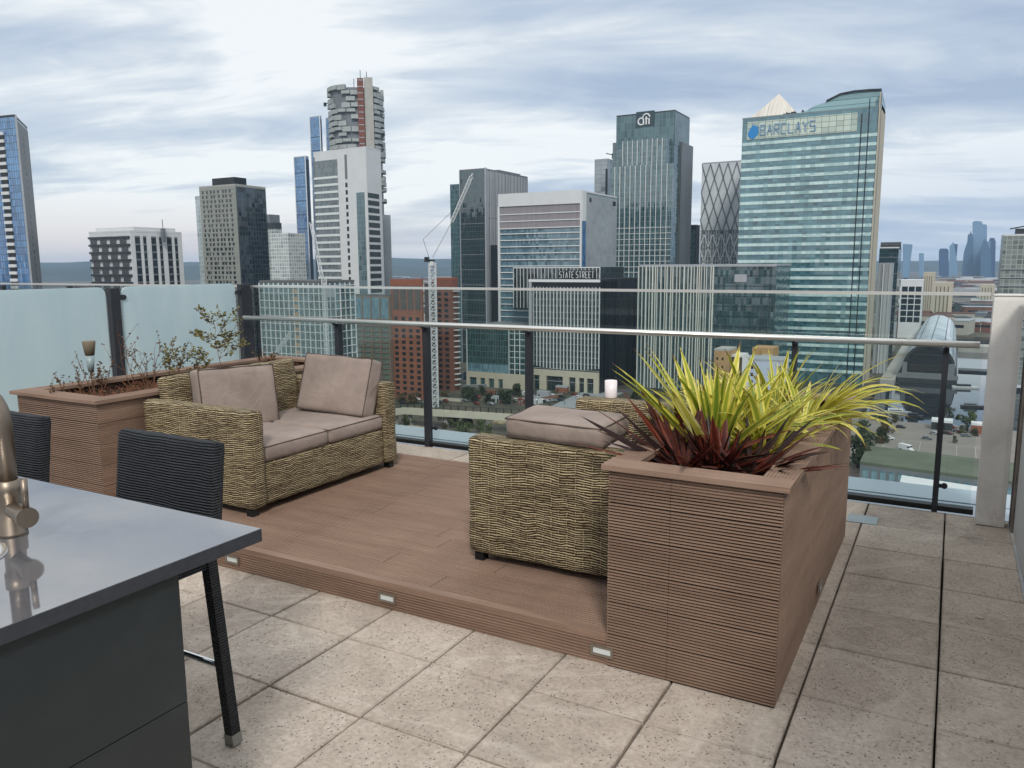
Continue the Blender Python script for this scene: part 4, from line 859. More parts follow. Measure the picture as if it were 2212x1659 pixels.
# ---- 9/10. brick blocks
YB = 388; pts, z = axis_pts(762.7, 842, 0, 640, 386, dep=1.7); b = B('tan_apartments', 'buff apartment block with four bays of loggias in front of the red tower', 'building', pts, z)
b.body(simple('buff_panel', hexc('#77695c'), 0.8, var=0.08, scale=0.2), roof=ROOFG); _, _, _, L0 = b.edge(0)
b.part('glazed_top', [(0, 1, L0-1, z-14, z-1, 0, 0.2)], G_PALE)
for k in range(15):
    zt = z-15.5-k*3.3; b.repeat('loggia', 0, [L0*(0.04+0.24*j) for j in range(4)], [zt-2.5], L0*0.19, 2.5, simple('loggia_glass', hexc('#5c6a62'), 0.3, var=0.4, scale=0.5), 0.10); b.part('loggia_beam', [(0, L0*0.03, L0*0.97, zt-0.1, zt+0.28, 0.10, 0.6)], simple('buff_beam', hexc('#6b6055'), 0.8))  # projecting buff beam above each row of loggias
b.part('frame_rib', [(0, L0*(0.005+0.24*j), L0*(0.03+0.24*j), G, z, 0.0, 0.9) for j in range(5)], simple('buff_panel', hexc('#77695c')))
pts, z = axis_pts(843, 910, 914, 607, YB); b = B('red_brick_tower', 'orange red brick tower with rows of tall windows behind the white crane', 'tower', pts, z)
b.body(BRICK, roof=BRICK); _, _, _, L0 = b.edge(0)
b.repeat('window', 0, [L0*(0.10+0.235*j) for j in range(4)], [z-24-k*3.6 for k in range(16)], L0*0.115, 2.1, DWIN, 0.05, mx=64)
b.part('tall_glazing', [(0, L0*0.08+L0*0.235*j, L0*0.08+L0*0.235*j+L0*0.19, z-17.5, z-3, 0, 0.1) for j in range(4)], simple('red_tower_glass', hexc('#55504c'), 0.2, var=0.3, scale=0.3))
Xa, Xb = pts[1][0], colx(925, YB+3, z-10); MB().box(Xa+0.05, Xb, YB+3, YB+7, G, ht(613, Xb, YB+3)).build('recessed_stair', simple('stair_grey', hexc('#4a4644'), 0.6, var=0.2, scale=0.3), b.t, origin=b.o)
pts, z = axis_pts(940, 976, 0, 603, 425, dep=7); b = B('red_brick_tower', 'dark red brick tower with white balcony edges beside the dark glass tower', 'tower', pts, z)
b.body(simple('brick_dark', hexc('#724a3b'), 0.85, var=0.14, scale=0.25), roof=BRICK); _, _, _, L0 = b.edge(0)
b.repeat('window', 0, [L0*(0.12+0.42*j) for j in range(2)], [z-7-k*3.6 for k in range(20)], L0*0.22, 2.1, DWIN, 0.05, mx=64)
a_, d_, n_, L1 = b.edge(1)
b.repeat('balcony', 1, [1.0], [z-8-k*3.6 for k in range(18)], 5, 0.55, WHT, 2.2, 0.0, mx=40)
xx = (colx(925, 424, z), colx(941, 424, z)); MB().box(xx[0], pts[0][0]-0.05, 428, 433, G, z-1.0).build('recessed_wing', simple('wing_brown', hexc('#4e3d36'), 0.8, var=0.2, scale=0.3), b.t, origin=b.o)

# ---- 12. dark glass tower with ribbed steel flank
pts, z = axis_pts(992.4, 1045.7, 1139.7, 366, 560); b = B('office_tower', 'dark green glass tower with a ribbed steel flank, behind the crane jib', 'tower', pts, z)
b.body(G_DARK, 'glass_facade', roof=MG); _, _, _, L0 = b.edge(0); _, _, _, L1 = b.edge(1)
b.part('steel_flank', [(1, 0.6, L1, G, z-0.5, 0, 0.3)], G_STEEL); b.part('flank_rib', [(1, u_, u_+1.0, G, z-0.5, 0.3, 1.0) for u_ in fr(3, L1-2, 13)], LG)
b.part('corner_fin', [(1, -0.1, 1.6, G, z+1.5, 0.2, 1.4), (0, 0, 0.6, G, z, 0, 0.6)], LG); b.part('dark_slot', [(1, L1*0.10, L1*0.24, G, z-60, 1.02, 1.3)], BKG)
for k in range(11): b.part('floor_line', [(0, 0.6, L0-0.5, z-18-k*12.5, z-17.4-k*12.5, 0, 0.35)], MG)
w0 = colx(972, 566, z-10); zw = ht(398.5, w0, 566); MB().box(w0, pts[0][0]-0.05, 566, 590, G, zw).build('side_wing', G_TEAL, b.t, origin=b.o)
MB().box(pts[1][0]-14, pts[1][0]-4, 590, pts[2][1]-6, z+1.2, z+3).build('plant_room', MG, b.t, origin=b.o)

# ---- 13. white-framed teal office with rounded corner
pts, z = axis_pts(1077.7, 1258, 1332, 413, 505); b = B('office_block', 'white framed office block with wavy pale floor bands and a smooth grey flank', 'building', pts, z)
X0, X1, Y0, Y1 = pts[0][0], pts[1][0], 505, pts[2][1]
b.body(facade('pale_bands', hexc('#43606c'), hexc('#7695a1'), 1.5, 4.2, hexc('#35505a'), 0.18, 0.1, 0.7, 0.45), 'glass_facade', z1=z-0.3, roof=WHT); _, _, _, L0 = b.edge(0); _, _, _, L1 = b.edge(1)
b.part('white_frame', [(0, 0, L0, z-8, z+1, 0, 1.2), (0, -0.5, 1.0, G, z-8, 0, 1.2), (0, L0-1.2, L0, G, z-8, 0, 1.2)], WHT)
b.part('grey_screen', [(0, 1.5, L0-1.6, z-24.5, z-8.4, 0.02, 0.4)], simple('grey_louvre', hexc('#8a8488'), 0.5, var=0.12, scale=0.4, stretch=(3, 3, 0.05)))
for k in range(24): b.part('floor_band', [(0, 1.1, L0-1.3, z-14-k*(5.0 if k < 3 else 4.6), z-13.4-k*(5.0 if k < 3 else 4.6), 0.3, 0.9)], WLINE)
fl_ = facade('smooth_flank', hexc('#8b9297'), hexc('#a9b0b3'), 3.0, 4.2, hexc('#878e92'), 0.12, 0.18, 0.6, 0.15)
b.part('flank_panel', [(1, 6.0, L1, G, z-1.2, 0.0, 0.5)], fl_); b.part('blue_slot', [(1, 0.6, 5.8, G, z-20, 0.0, 0.3)], G_BLUE); b.part('flank_corner', [(1, 0.0, 5.9, z-19.9, z, 0.02, 0.5)], WHT)
b.part('vent_opening', [(1, 11, 14.5, z-6.5, z-3.5, 0.5, 0.6), (1, L1-9, L1-3, z-6.5, z-3.2, 0.5, 0.6)], BKG)

# ---- 14. bank building with white fins and its name in white letters
pts, z = axis_pts(1143.5, 1297, 1378, 607, 459); b = B('bank_building', 'black office block behind close white vertical fins with white capitals on top', 'building', pts, z)
FINB = facade('bank_glass', hexc('#0b1113'), hexc('#2a3a3c'), 1.5, 4.0, hexc('#1b2628'), 0.15, 0.1, 0.7, 0.5)
b.body(FINB, 'glass_facade', roof=DG); _, _, _, L0 = b.edge(0); _, _, _, L1 = b.edge(1); nfn = 19
b.part('fin_screen', [(0, L0*(0.06+0.93*k/nfn), L0*(0.06+0.93*k/nfn)+0.42, G+14+(1-math.sin(math.pi*k/nfn))*2.0, z-4, 0.0, 0.9) for k in range(nfn+1)], WLINE)
for k in range(15): b.part('floor_line', [(0, L0*0.06, L0, z-8-k*4.1, z-7.75-k*4.1, 0.0, 0.5)], LG)
b.part('edge_wall', [(0, 0, L0*0.04, G, z, 0, 1.0)], LG); b.part('top_beam', [(0, 0, L0*1.0, z-0.8, z+0.9, 0.0, 1.2)], WLINE); b.part('top_band', [(0, L0*0.05, L0, z-3.8, z-0.85, 0.0, 0.7)], BKG)
b.part('stone_base', [(0, 0, L0, G+9.5, G+13.5, 0, 1.4)]+[(0, L0*x, L0*(x+w_), G, G+9.5, 0, 1.4) for x, w_ in ((0.0, .07), (.16, .10), (.50, .09), (.68, .05), (.80, .04), (.93, .07))], STONE)
b.part('black_flank', [(1, 0.2, L1, G, z, 0, 0.4)], facade('black_flank', hexc('#0e1316'), hexc('#23292d'), 6, 60, hexc('#2b3034'), 0.5, 0.25, 0.5, 0.5))
# set-back upper storeys with the name
X0 = colx(1109, 478, z+8); X1 = colx(1297, 478, z+8); zt = ht(577, X1, 478)
u_ = MB().box(X0, X1, 478, 520, z-20, zt).build('upper_storeys', FINB, b.t, origin=b.o); m_ = MB()
for x in fr(X0, X1, 24): m_.box(x, x+0.3, 477.6, 478.0, z-19, zt-0.5)
m_.box(X0, X1, 477.5, 477.98, zt-0.5, zt+0.1).box(X1-0.4, X1, 477.3, 477.95, z, zt-0.55).build('upper_fin_screen', WLINE, u_, origin=b.o)
fnt = {'S': [(0,0,1,0),(1,0,1,1),(0,1,1,1),(0,1,0,2),(0,2,1,2)], 'T': [(.5,0,.5,2),(0,2,1,2)], 'A': [(0,0,.5,2),(.5,2,1,0),(.2,.8,.8,.8)], 'E': [(0,0,0,2),(0,0,1,0),(0,1,.8,1),(0,2,1,2)], 'R': [(0,0,0,2),(0,2,1,2),(1,2,1,1),(1,1,0,1),(.4,1,1,0)],
       'B': [(0,0,0,2),(0,2,.9,2),(.9,2,.9,1),(.9,1,0,1),(1,1,1,0),(1,0,0,0)], 'C': [(0,0,0,2),(0,2,1,2),(0,0,1,0)], 'L': [(0,0,0,2),(0,0,1,0)], 'Y': [(.5,0,.5,1),(.5,1,0,2),(.5,1,1,2)]}
def letters(txt, x, y, z_, w_, h_, gap, th, mat, parent, o_, name='lettering'):
    m_ = MB()
    for ch in txt:
        for a0, b0, a1, b1 in fnt.get(ch, []):
            m_.bar((x+a0*w_, y, z_+b0*h_/2), (x+a1*w_, y, z_+b1*h_/2), th, 0.4, up=(0, 1, 0))
        x += (w_+gap) if ch != ' ' else w_*0.7
    return m_.build(name, mat, parent, origin=o_)
xs = colx(1209, 477, zt); xe = colx(1280, 477, zt); zl = ht(600, xs, 477); hh = ht(587, xs, 477)-zl; lw_ = (xe-xs)/(11+0.7*0+10*0.35+0.7)
letters('STATE STREET', xs, 476.9, zl, lw_*0.82, hh, lw_*0.62, 0.36, WLINE, u_, b.o); MB().box(xs-1, xe+2, 477.05, 477.45, zl-0.8, zl+hh+0.8).build('sign_panel', BKG, u_, origin=b.o)
# teal lower wing
pts, z = axis_pts(1008, 1142, 0, 712, 452, dep=50); b = B('office_wing', 'low teal glass office wing on a stone base below the white framed block', 'building', pts, z)
b.body(facade('wing_teal', hexc('#12262a'), hexc('#38595c'), 1.3, 4.0, hexc('#5d7d7c'), 0.16, 0.1, 0.7, 0.5), 'glass_facade', roof=MG); _, _, _, L0 = b.edge(0)
b.part('pale_glazing', [(0, 1, L0*0.68, G+10, G+15.5, 0, 0.25)], G_PALE)
b.part('stone_base', [(0, 0, L0, G+6, G+9.9, 0, 1.2)]+[(0, L0*x, L0*(x+w_), G-1, G+6, 0, 1.2) for x, w_ in ((0, .05), (.17, .06), (.31, .06), (.46, .07), (.60, .40))], STONE)
b.part('white_grid', [(0, L0*x, L0*x+0.3, G+10, z-1, 0.0, 0.6) for x in (.0, .69, .78, .86, .97)]+[(0, L0*0.69, L0*0.97, z-3-k*4, z-2.7-k*4, 0.0, 0.5) for k in range(12)], WLINE)

# ---- 15. tall bank tower with the arched sign
pts, z = axis_pts(1332, 1458, 1489.6, 240, 640); b = B('bank_tower', 'stepped grey green glass tower with an arched white sign near its top', 'tower', pts, z)
b.body(G_CITI, 'glass_facade', roof=DG); X0, X1, Y1 = pts[0][0], pts[1][0], pts[2][1]; _, _, _, L0 = b.edge(0); _, _, _, L1 = b.edge(1)
b.part('crown_band', [(0, 0, L0, z-26, z-0.5, 0.02, 0.25), (1, 0.3, L1, z-26, z-0.5, 0.02, 0.25)], facade('crown_panel', hexc('#3d545b'), hexc('#5f787e'), 3, 6, hexc('#6f878c'), 0.15, 0.2, 0.5, 0.4))
MB().box(colx(1323.4, 645, z-30), X0-0.1, 645, Y1-3, G, ht(308.5, X0-4, 645)).build('side_step', G_CITI, b.t, origin=b.o)
MB().box(X1+0.1, X1+1.6, 655, coly(1497, X1+1.6, z-30), G, ht(306, X1+1.6, 655)).build('flank_step', facade('ribbed_flank', hexc('#23282a'), hexc('#4b5150'), 1.6, 60, hexc('#6e7474'), 0.3, 0.3), b.t, origin=b.o)
xa, xb = colx(1345, 628, z-30), colx(1441, 628, z-30); zf = ht(297, xb, 628); v_ = MB().box(xa, xb, 628, 640-0.05, G, zf).build('front_bay', G_CITI, b.t, origin=b.o)
xa2, xb2 = colx(1318, 622, z-60), colx(1452, 622, z-60); zf2 = ht(352, xb2, 622); v2 = MB().box(xa2, xb2, 622, 628-0.05, G, zf2).build('front_bay', G_CITI, b.t, origin=b.o)
m_ = MB(); 
for x in fr(xa, xb+0.01, 9): m_.box(x, x+0.45, 627.4, 627.95, zf2, zf)
m_.build('fin_screen', WLINE, v_, origin=b.o); m_ = MB()
for x in fr(xa2+4, xb2, 11): m_.box(x, x+0.45, 621.3, 621.95, G, zf2)
for k in range(20): m_.box(xa2, xb2, 621.5, 621.9, zf2-50-k*4.5, zf2-49.6-k*4.5)
m_.build('fin_screen', WLINE, v2, origin=b.o)
xsl = colx(1377, 638, z-12); sw = (colx(1409, 638, z-12)-xsl)/4; zb = ht(270, xsl, 638); h_ = (ht(250, xsl, 638)-zb); ys = 639.3; m_ = MB()
MB().box(xsl-2, xsl+4.4*sw, 639.55, 639.74, zb-h_*0.25, zb+h_*1.45).build('sign_panel', simple('sign_backing', hexc('#31444a'), 0.3), b.t, origin=b.o)
cr_ = h_*0.36; cx_ = xsl+cr_; m_.tube([(cx_+cr_*math.cos(a), ys, zb+cr_+cr_*math.sin(a)) for a in [rad(55+x*290/14) for x in range(15)]], h_*0.085, 6)
for k, xx in enumerate((1.45, 2.2, 2.95)): m_.tube([(xsl+sw*xx, ys, zb), (xsl+sw*xx, ys, zb+h_*(0.66 if k != 1 else 0.85))], h_*0.085, 6)
m_.tube([(xsl+sw*1.95, ys, zb+h_*0.62), (xsl+sw*2.6, ys, zb+h_*0.62)], h_*0.07, 6)
m_.tube([(xsl+sw*2.2+sw*0.95*math.cos(a), ys, zb+h_*0.72+h_*0.42*math.sin(a)) for a in [rad(10+x*16) for x in range(11)]], h_*0.08, 6); m_.build('sign_lettering', simple('sign_white', hexc('#e2e4e4'), 0.4, var=0.02), b.t, origin=b.o)
pts, z = axis_pts(1284.6, 1313, 1324, 345, 690); b = B('grey_tower', 'slim pale grey tower with a dark slot behind the stepped bank tower', 'tower', pts, z)
b.body(facade('pale_louvre', hexc('#8d9299'), hexc('#a9aeb3'), 6, 3.9, hexc('#7b8087'), 0.5), roof=LG); L0 = b.edge(0)[3]; b.part('dark_slot', [(0, L0*0.85, L0*0.99, G, z-8, 0, 0.3)], BKG)
q = ony(1307, 331, 690); MB().bar((q[0]+8, 695, q[2]-2), (q[0]-1, 695, q[2]+0.5), 0.8).box(q[0]+5, q[0]+8, 694, 697, z+1, q[2]).build('cleaning_arm', DG, b.t, origin=b.o)
pts, z = axis_pts(1492, 1504, 1512, 488, 700); b = B('dark_block', 'narrow black office slab in the gap before the lattice tower', 'building', pts, z); b.body(BKG, roof=DG); b.part('window_strip', [(0, 0.5, b.edge(0)[3]-0.5, G, z-3, 0, 0.2)], G_DARK)

# ---- 16. diagrid tower
pts, z = axis_pts(1517, 1612, 0, 348, 760, dep=40); b = B('lattice_tower', 'pale tower wrapped in a white diamond lattice', 'tower', pts, z)
b.body(facade('lattice_glass', hexc('#4c5459'), hexc('#7f888d'), 2.5, 4.2, hexc('#c4cace'), 0.8, 0.2, 0.6, 0.5), 'glass_facade', roof=LG); L0 = b.edge(0)[3]; a_, d_, n_, _ = b.edge(0)
b.part('pale_screen', [(0, 0, L0, z-62, z-0.3, 0.02, 0.5)], simple('lattice_panel', hexc('#c6cdd0'), 0.4, var=0.10, scale=0.12))
m_ = MB(); cw = L0/5; chh = 26.0; zz = z-0.5; k = 0; m2_ = MB(); mA = m_
while zz > G+5:
    m_ = m2_ if zz > z-60 else mA
    for j in range(-1, 6):
        for s_ in (1, -1):
            x0, x1 = (j+(k % 2)*0.5)*cw, (j+(k % 2)*0.5+0.5*s_)*cw
            if 0 <= min(x0, x1) and max(x0, x1) <= L0: m_.bar((a_.x+x0, 759.2, zz), (a_.x+x1, 759.2, zz-chh/2), 0.85, 0.6, up=(0, 1, 0))
    zz -= chh/2; k += 1
mA.build('diamond_lattice', WLINE, b.t, origin=b.o); m2_.build('upper_lattice', MG, b.t, origin=b.o)
b.part('floor_line', [(0, 0, L0, z-66-k*4.3, z-65.5-k*4.3, 0, 0.4) for k in range(24)], LG)

# ---- 17. low block with white fins and teal end
pts, z = axis_pts(1380, 1678, 0, 574, 480, dep=45); b = B('finned_block', 'long low office block, half behind white fins and half plain teal glass', 'building', pts, z)
b.body(facade('finned_glass', hexc('#0f2126'), hexc('#35565c'), 1.6, 4.1, hexc('#27464b'), 0.12, 0.1, 0.7, 0.4), 'glass_facade', roof=LG); L0 = b.edge(0)[3]
r_ = random.Random(9); us = [0.0]
while us[-1] < L0*0.55: us.append(us[-1]+r_.choice((1.3, 1.9, 2.4, 2.6)))
b.part('fin_screen', [(0, u_, u_+r_.choice((0.35, 0.5, 0.7)), G+3, z, 0.0, 1.3) for u_ in us], simple('ivory_fin', hexc('#cdd0c8'), 0.5))
for k in range(12): b.part('floor_line', [(0, L0*0.56, L0, z-6-k*6.1, z-5.6-k*6.1, 0, 0.3)], simple('teal_line', hexc('#1d3539'), 0.4))
b.part('louvre_panel', [(0, L0*0.715, L0*0.80, z-9.5, z-5.0, 0.0, 0.5)], LG); b.part('top_beam', [(0, 0, L0, z-0.4, z+0.6, 0.0, 0.8)], LG)

# ---- 18. the big banded bank headquarters with curved top
pts, z = axis_pts(1604.5, 1904, 1920, 259+0, 568, zt=None); P0 = ony(1604.5, 259, 568); z = P0[2]; P1 = ony(1896, 259, 568); X0, X1 = P0[0], P1[0]; Y1 = coly(1909, X1, z)
b = B('headquarters_tower', 'broad teal glass tower with bright floor bands, curved rooftop and a blue emblem', 'tower', [(X0, 568), (X1, 568), (X1, 612), (X0, 612)], z)
b.body(G_BAND, 'glass_facade', roof=simple('hq_roof', hexc('#6f8488'), 0.5)); _, _, _, L0 = b.edge(0); L1 = 44
HB = facade('hq_band', hexc('#8fb0b0'), hexc('#c4dcda'), 3.0, 20, hexc('#8aa9a8'), 0.10, 0.25, 0.5, 0.7); nb = 32; pit = (z-8-G)/nb
for k in range(nb): b.part('floor_band', [(0, 0, L0, z-17.6-k*5.7, z-15.6-k*5.7, 0.02, 0.35), (1, 0.3, 30, z-17.6-k*5.7, z-15.6-k*5.7, 0.02, 0.3)], HB) if z-17.6-k*5.7 > G+3 else None
b.part('sign_band', [(0, L0*0.04, L0*0.86, z-13.6, z-2.0, 0.02, 0.5)], facade('sign_panel', hexc('#a3b5ab'), hexc('#c6d2c6'), 4.5, 3.4, hexc('#58706f'), 0.25, 0.3, 0.4, 0.6))
b.part('dark_track', [(0, L0*0.885, L0*0.892, G, z-3, 0.36, 0.5), (0, L0*0.935, L0*0.942, G, z+6, 0.36, 0.5)], BKG)
b.part('side_wall', [(1, 0.0, 7.5, G, z+9, 0.3, 0.9)], STONE); b.part('side_wall', [(1, 7.6, 12, G, z+6, 0.3, 0.8)], simple('brown_flank', hexc('#5b5348'), 0.6)); b.part('side_wall', [(1, 12.1, 44, G, z+4, 0.3, 0.9)], STONE)
BLUE = simple('emblem_blue', hexc('#2a83c4'), 0.4, var=0.1); ze = z-13; xe = X0+L0*0.085; m_ = MB()
em = [(-3.4, 2.0), (-2.6, 5.2), (-1.0, 7.8), (0.2, 9.4), (0.6, 7.6), (1.6, 9.0), (2.0, 7.6), (3.2, 8.0), (3.9, 5.0), (3.4, 2.2), (1.6, 0.4), (0.2, -0.6), (-1.8, 0.3)]
n = len(em); m_.add([(xe+p[0], 567.2, ze+p[1]) for p in em]+[(xe+p[0], 567.45, ze+p[1]) for p in em], [tuple(range(n)), tuple(range(n, 2*n))[::-1]]+[(i, n+i, n+(i+1) % n, (i+1) % n) for i in range(n)]); m_.build('emblem', BLUE, b.t, origin=b.o)
letters('BARCLAYS', X0+L0*0.145, 567.2, z-11.2, 3.1, 6.4, 1.5, 0.7, simple('sign_blue_grey', hexc('#7f9fb8'), 0.5), b.t, b.o)
# curved roof: profile across the width, extruded back
prof = [(1700, 247), (1722, 247), (1740, 240), (1759, 229), (1785, 220), (1815, 205), (1845, 199), (1880, 196), (1911, 194.5)]
pp = [ony(x, y, 572) for x, y in prof]; xr = max(pp[-1][0], X1+0.5); base = z+1.15; top = [(p[0], p[2]) for p in pp]; top[-1] = (X1+0.9, top[-1][1])
m_ = MB(); n = len(top); vs = [(x, 572, base) for x, _ in top]+[(x, 572, zz) for x, zz in top]+[(x, 606, base) for x, _ in top]+[(x, 606, zz-6) for x, zz in top]
fs = [(i, i+1, n+i+1, n+i) for i in range(n-1)]+[(n+i, n+i+1, 3*n+i+1, 3*n+i) for i in range(n-1)]+[(2*n+i+1, 2*n+i, 3*n+i, 3*n+i+1) for i in range(n-1)]+[(0, n, 3*n, 2*n), (n-1, 3*n-1, 4*n-1, 2*n-1)]
m_.add(vs, fs).build('curved_roof', facade('roof_glass', hexc('#5d8087'), hexc('#8fb0b5'), 60, 3.4, hexc('#41616a'), 0.35, 0.15, 0.6, 0.4), b.t, origin=b.o)
m_ = MB()
for (xa, za), (xb_, zb_) in zip(top[4:], top[5:]): m_.hexa([(xa, 571, za), (xb_, 571, zb_), (xb_, 607, zb_-5.8), (xa, 607, za-5.8), (xa, 571, za+1.0), (xb_, 571, zb_+1.0), (xb_, 607, zb_-4.8), (xa, 607, za-4.8)])
m_.build('roof_edge', DG, b.t, origin=b.o)
m_ = MB(); r_ = random.Random(3)
for k in range(8): x = X0+L0*(0.3+0.02*k); m_.box(x, x+1.2, 574, 578, z+1.15, z+1.15+r_.uniform(1, 3))
m_.build('rooftop_gear', DG, b.t, origin=b.o)

# ---- 19. pyramid-topped tower behind it
A = ony(1683, 202.6, 700); Lp = ony(1612, 262, 700-22); hw = 20.5; zb = ht(262, A[0]-hw, 700-hw)
t = thing('pyramid_tower', 'pale steel pyramid roof rising behind the banded headquarters', 'tower', (A[0], 700, G)); ao = (A[0], 700, G)
MB().box(A[0]-hw, A[0]+hw, 700-hw, 700+hw, G, zb-0.5).build('shaft', simple('tower_steel', hexc('#a3a6a6'), 0.4), t, origin=ao)
m_ = MB().add([(A[0]-hw*1.02, 700-hw*1.02, zb), (A[0]+hw*1.02, 700-hw*1.02, zb), (A[0]+hw*1.02, 700+hw*1.02, zb), (A[0]-hw*1.02, 700+hw*1.02, zb), (A[0], 700, A[2])], [(0, 3, 2, 1), (0, 1, 4), (1, 2, 4), (2, 3, 4), (3, 0, 4)])
m_.build('pyramid_roof', facade('pyramid_panels', hexc('#b9b3a9'), hexc('#dad5cb'), 1.2, 60, hexc('#a79f92'), 0.2, 0.4, 0.4, 0.6), t, origin=ao)

# ---- 20. right-hand neighbours of the headquarters
def simpleb(name, label, xl, xc, xr, yt, Y, mat, cat='building', dep=None, roof=None, group=None, z0=G):
    pts, z = axis_pts(xl, xc, xr, yt, Y, dep); b = B(name, label, cat, pts, z, z0, group); b.body(mat, roof=roof or LG); return b
b = simpleb('black_office', 'black glass office with a rounded dark roof drum beside the headquarters', 1900, 1942, 1947, 536, 760, G_DARK, dep=40, roof=WHT)
q0 = colx(1901, 762, b.z1); q1 = colx(1945, 762, b.z1); zd = ht(531, q0, 762); MB().tube([(q0, 768, zd), (q1, 768, zd)], 3.2, 14).build('roof_drum', DG, b.t, origin=b.o)
b.part('floor_line', [(0, 0, b.edge(0)[3], b.z1-8-k*14, b.z1-7.4-k*14, 0, 0.3) for k in range(8)], MG)
b = simpleb('grey_slab', 'pale grey ribbed slab block in front of the black office', 1898, 1927, 0, 571, 640, facade('slab_ribs', hexc('#878c8c'), hexc('#a7adad'), 2.5, 60, hexc('#6e7474'), 0.4, 0.4), dep=22, roof=LG)
b.part('corner_fin', [(0, b.edge(0)[3]*0.36, b.edge(0)[3]*0.42, G, b.z1, 0, 1.0)], WHT)
b = simpleb('grid_office', 'white gridded office with dark square windows above the domed station', 1946, 1994, 0, 607, 960, WHT, dep=40, roof=WHT); L0 = b.edge(0)[3]
b.repeat('window', 0, [L0*(0.08+0.31*j) for j in range(3)], [b.z1-11.4-k*6.6 for k in range(6)], L0*0.26, 5.4, DWIN, 0.3)
for (xl, xc, yt, Y, lb, mt) in ((1995, 2020, 590, 1250, 'sandstone block with vertical bays behind the gridded office', STONE), (2018, 2060, 612, 1150, 'low sandstone block with a flat cornice near the station', STONE), (2118, 2150, 616, 1500, 'beige warehouse at the end of the rail by the pillar', STONE)):
    b = simpleb('sandstone_block', lb, xl, xc, 0, yt, Y, mt, dep=40, roof=STONE); L0 = b.edge(0)[3]
    b.repeat('window_strip', 0, [L0*(0.12+0.2*j) for j in range(4)], [G+4], L0*0.06, b.z1-8-G, simple('bay_strip', hexc('#6d6654'), 0.6), 0.25)  # tall strips in a darker brown than the stone
b = simpleb('slab_tower', 'grey green slab tower rising behind the concrete pillar', 2168, 2260, 0, 508, 620, facade('slab_glass', hexc('#4b5452'), hexc('#7d8682'), 3.2, 3.2, hexc('#9aa19d'), 0.5, 0.3, 0.5, 0.6), 'tower', dep=30, roof=WHT)
b.part('floor_band', [(0, 0, b.edge(0)[3], b.z1-22-k*5.5, b.z1-21.4-k*5.5, 0, 0.8) for k in range(9)], LG)
q = ony(2205, 497, 622); m_ = MB().box(q[0]-3, q[0]+3, 622, 626, b.z1+1.15, q[2]+1).bar((q[0]-6, 624, q[2]+1), (q[0]+5, 624, q[2]+3), 0.8); m_.build('roof_crane', DG, b.t, origin=b.o)

# ---- 21. far skyline, about 4.6 km off
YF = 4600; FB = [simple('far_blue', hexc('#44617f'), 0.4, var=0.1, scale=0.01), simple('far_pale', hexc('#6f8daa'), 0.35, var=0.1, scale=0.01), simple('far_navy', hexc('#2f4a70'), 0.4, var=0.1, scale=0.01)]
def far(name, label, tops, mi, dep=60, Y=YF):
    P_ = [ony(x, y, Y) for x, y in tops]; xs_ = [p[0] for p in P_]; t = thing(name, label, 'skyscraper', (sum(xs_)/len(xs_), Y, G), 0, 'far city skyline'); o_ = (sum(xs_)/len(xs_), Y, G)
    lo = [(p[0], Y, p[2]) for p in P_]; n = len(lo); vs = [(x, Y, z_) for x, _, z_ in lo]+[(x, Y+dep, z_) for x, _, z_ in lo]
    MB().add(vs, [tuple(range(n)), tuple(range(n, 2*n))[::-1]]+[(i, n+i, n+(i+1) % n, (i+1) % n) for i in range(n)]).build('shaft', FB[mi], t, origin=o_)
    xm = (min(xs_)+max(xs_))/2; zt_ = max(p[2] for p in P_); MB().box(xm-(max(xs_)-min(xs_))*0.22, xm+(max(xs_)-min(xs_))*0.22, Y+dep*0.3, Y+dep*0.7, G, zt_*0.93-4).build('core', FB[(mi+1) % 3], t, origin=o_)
yb = 600
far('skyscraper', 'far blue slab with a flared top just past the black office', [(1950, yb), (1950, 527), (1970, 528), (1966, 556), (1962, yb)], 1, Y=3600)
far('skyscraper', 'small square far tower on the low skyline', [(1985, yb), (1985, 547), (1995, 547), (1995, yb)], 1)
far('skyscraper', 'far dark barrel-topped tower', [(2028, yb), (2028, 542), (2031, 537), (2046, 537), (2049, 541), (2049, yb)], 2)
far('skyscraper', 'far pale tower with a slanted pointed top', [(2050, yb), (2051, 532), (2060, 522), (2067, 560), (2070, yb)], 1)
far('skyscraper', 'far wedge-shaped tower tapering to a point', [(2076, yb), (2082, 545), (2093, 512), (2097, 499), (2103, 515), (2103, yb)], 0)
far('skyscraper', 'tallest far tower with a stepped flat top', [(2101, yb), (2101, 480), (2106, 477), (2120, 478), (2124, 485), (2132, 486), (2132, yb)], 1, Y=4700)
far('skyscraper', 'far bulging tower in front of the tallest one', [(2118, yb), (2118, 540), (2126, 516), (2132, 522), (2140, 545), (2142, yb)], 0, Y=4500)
far('skyscraper', 'far dark blue blunt-topped tower at the end of the cluster', [(2134, yb), (2137, 518), (2140, 513.5), (2148, 514), (2151, 522), (2149, yb)], 2)

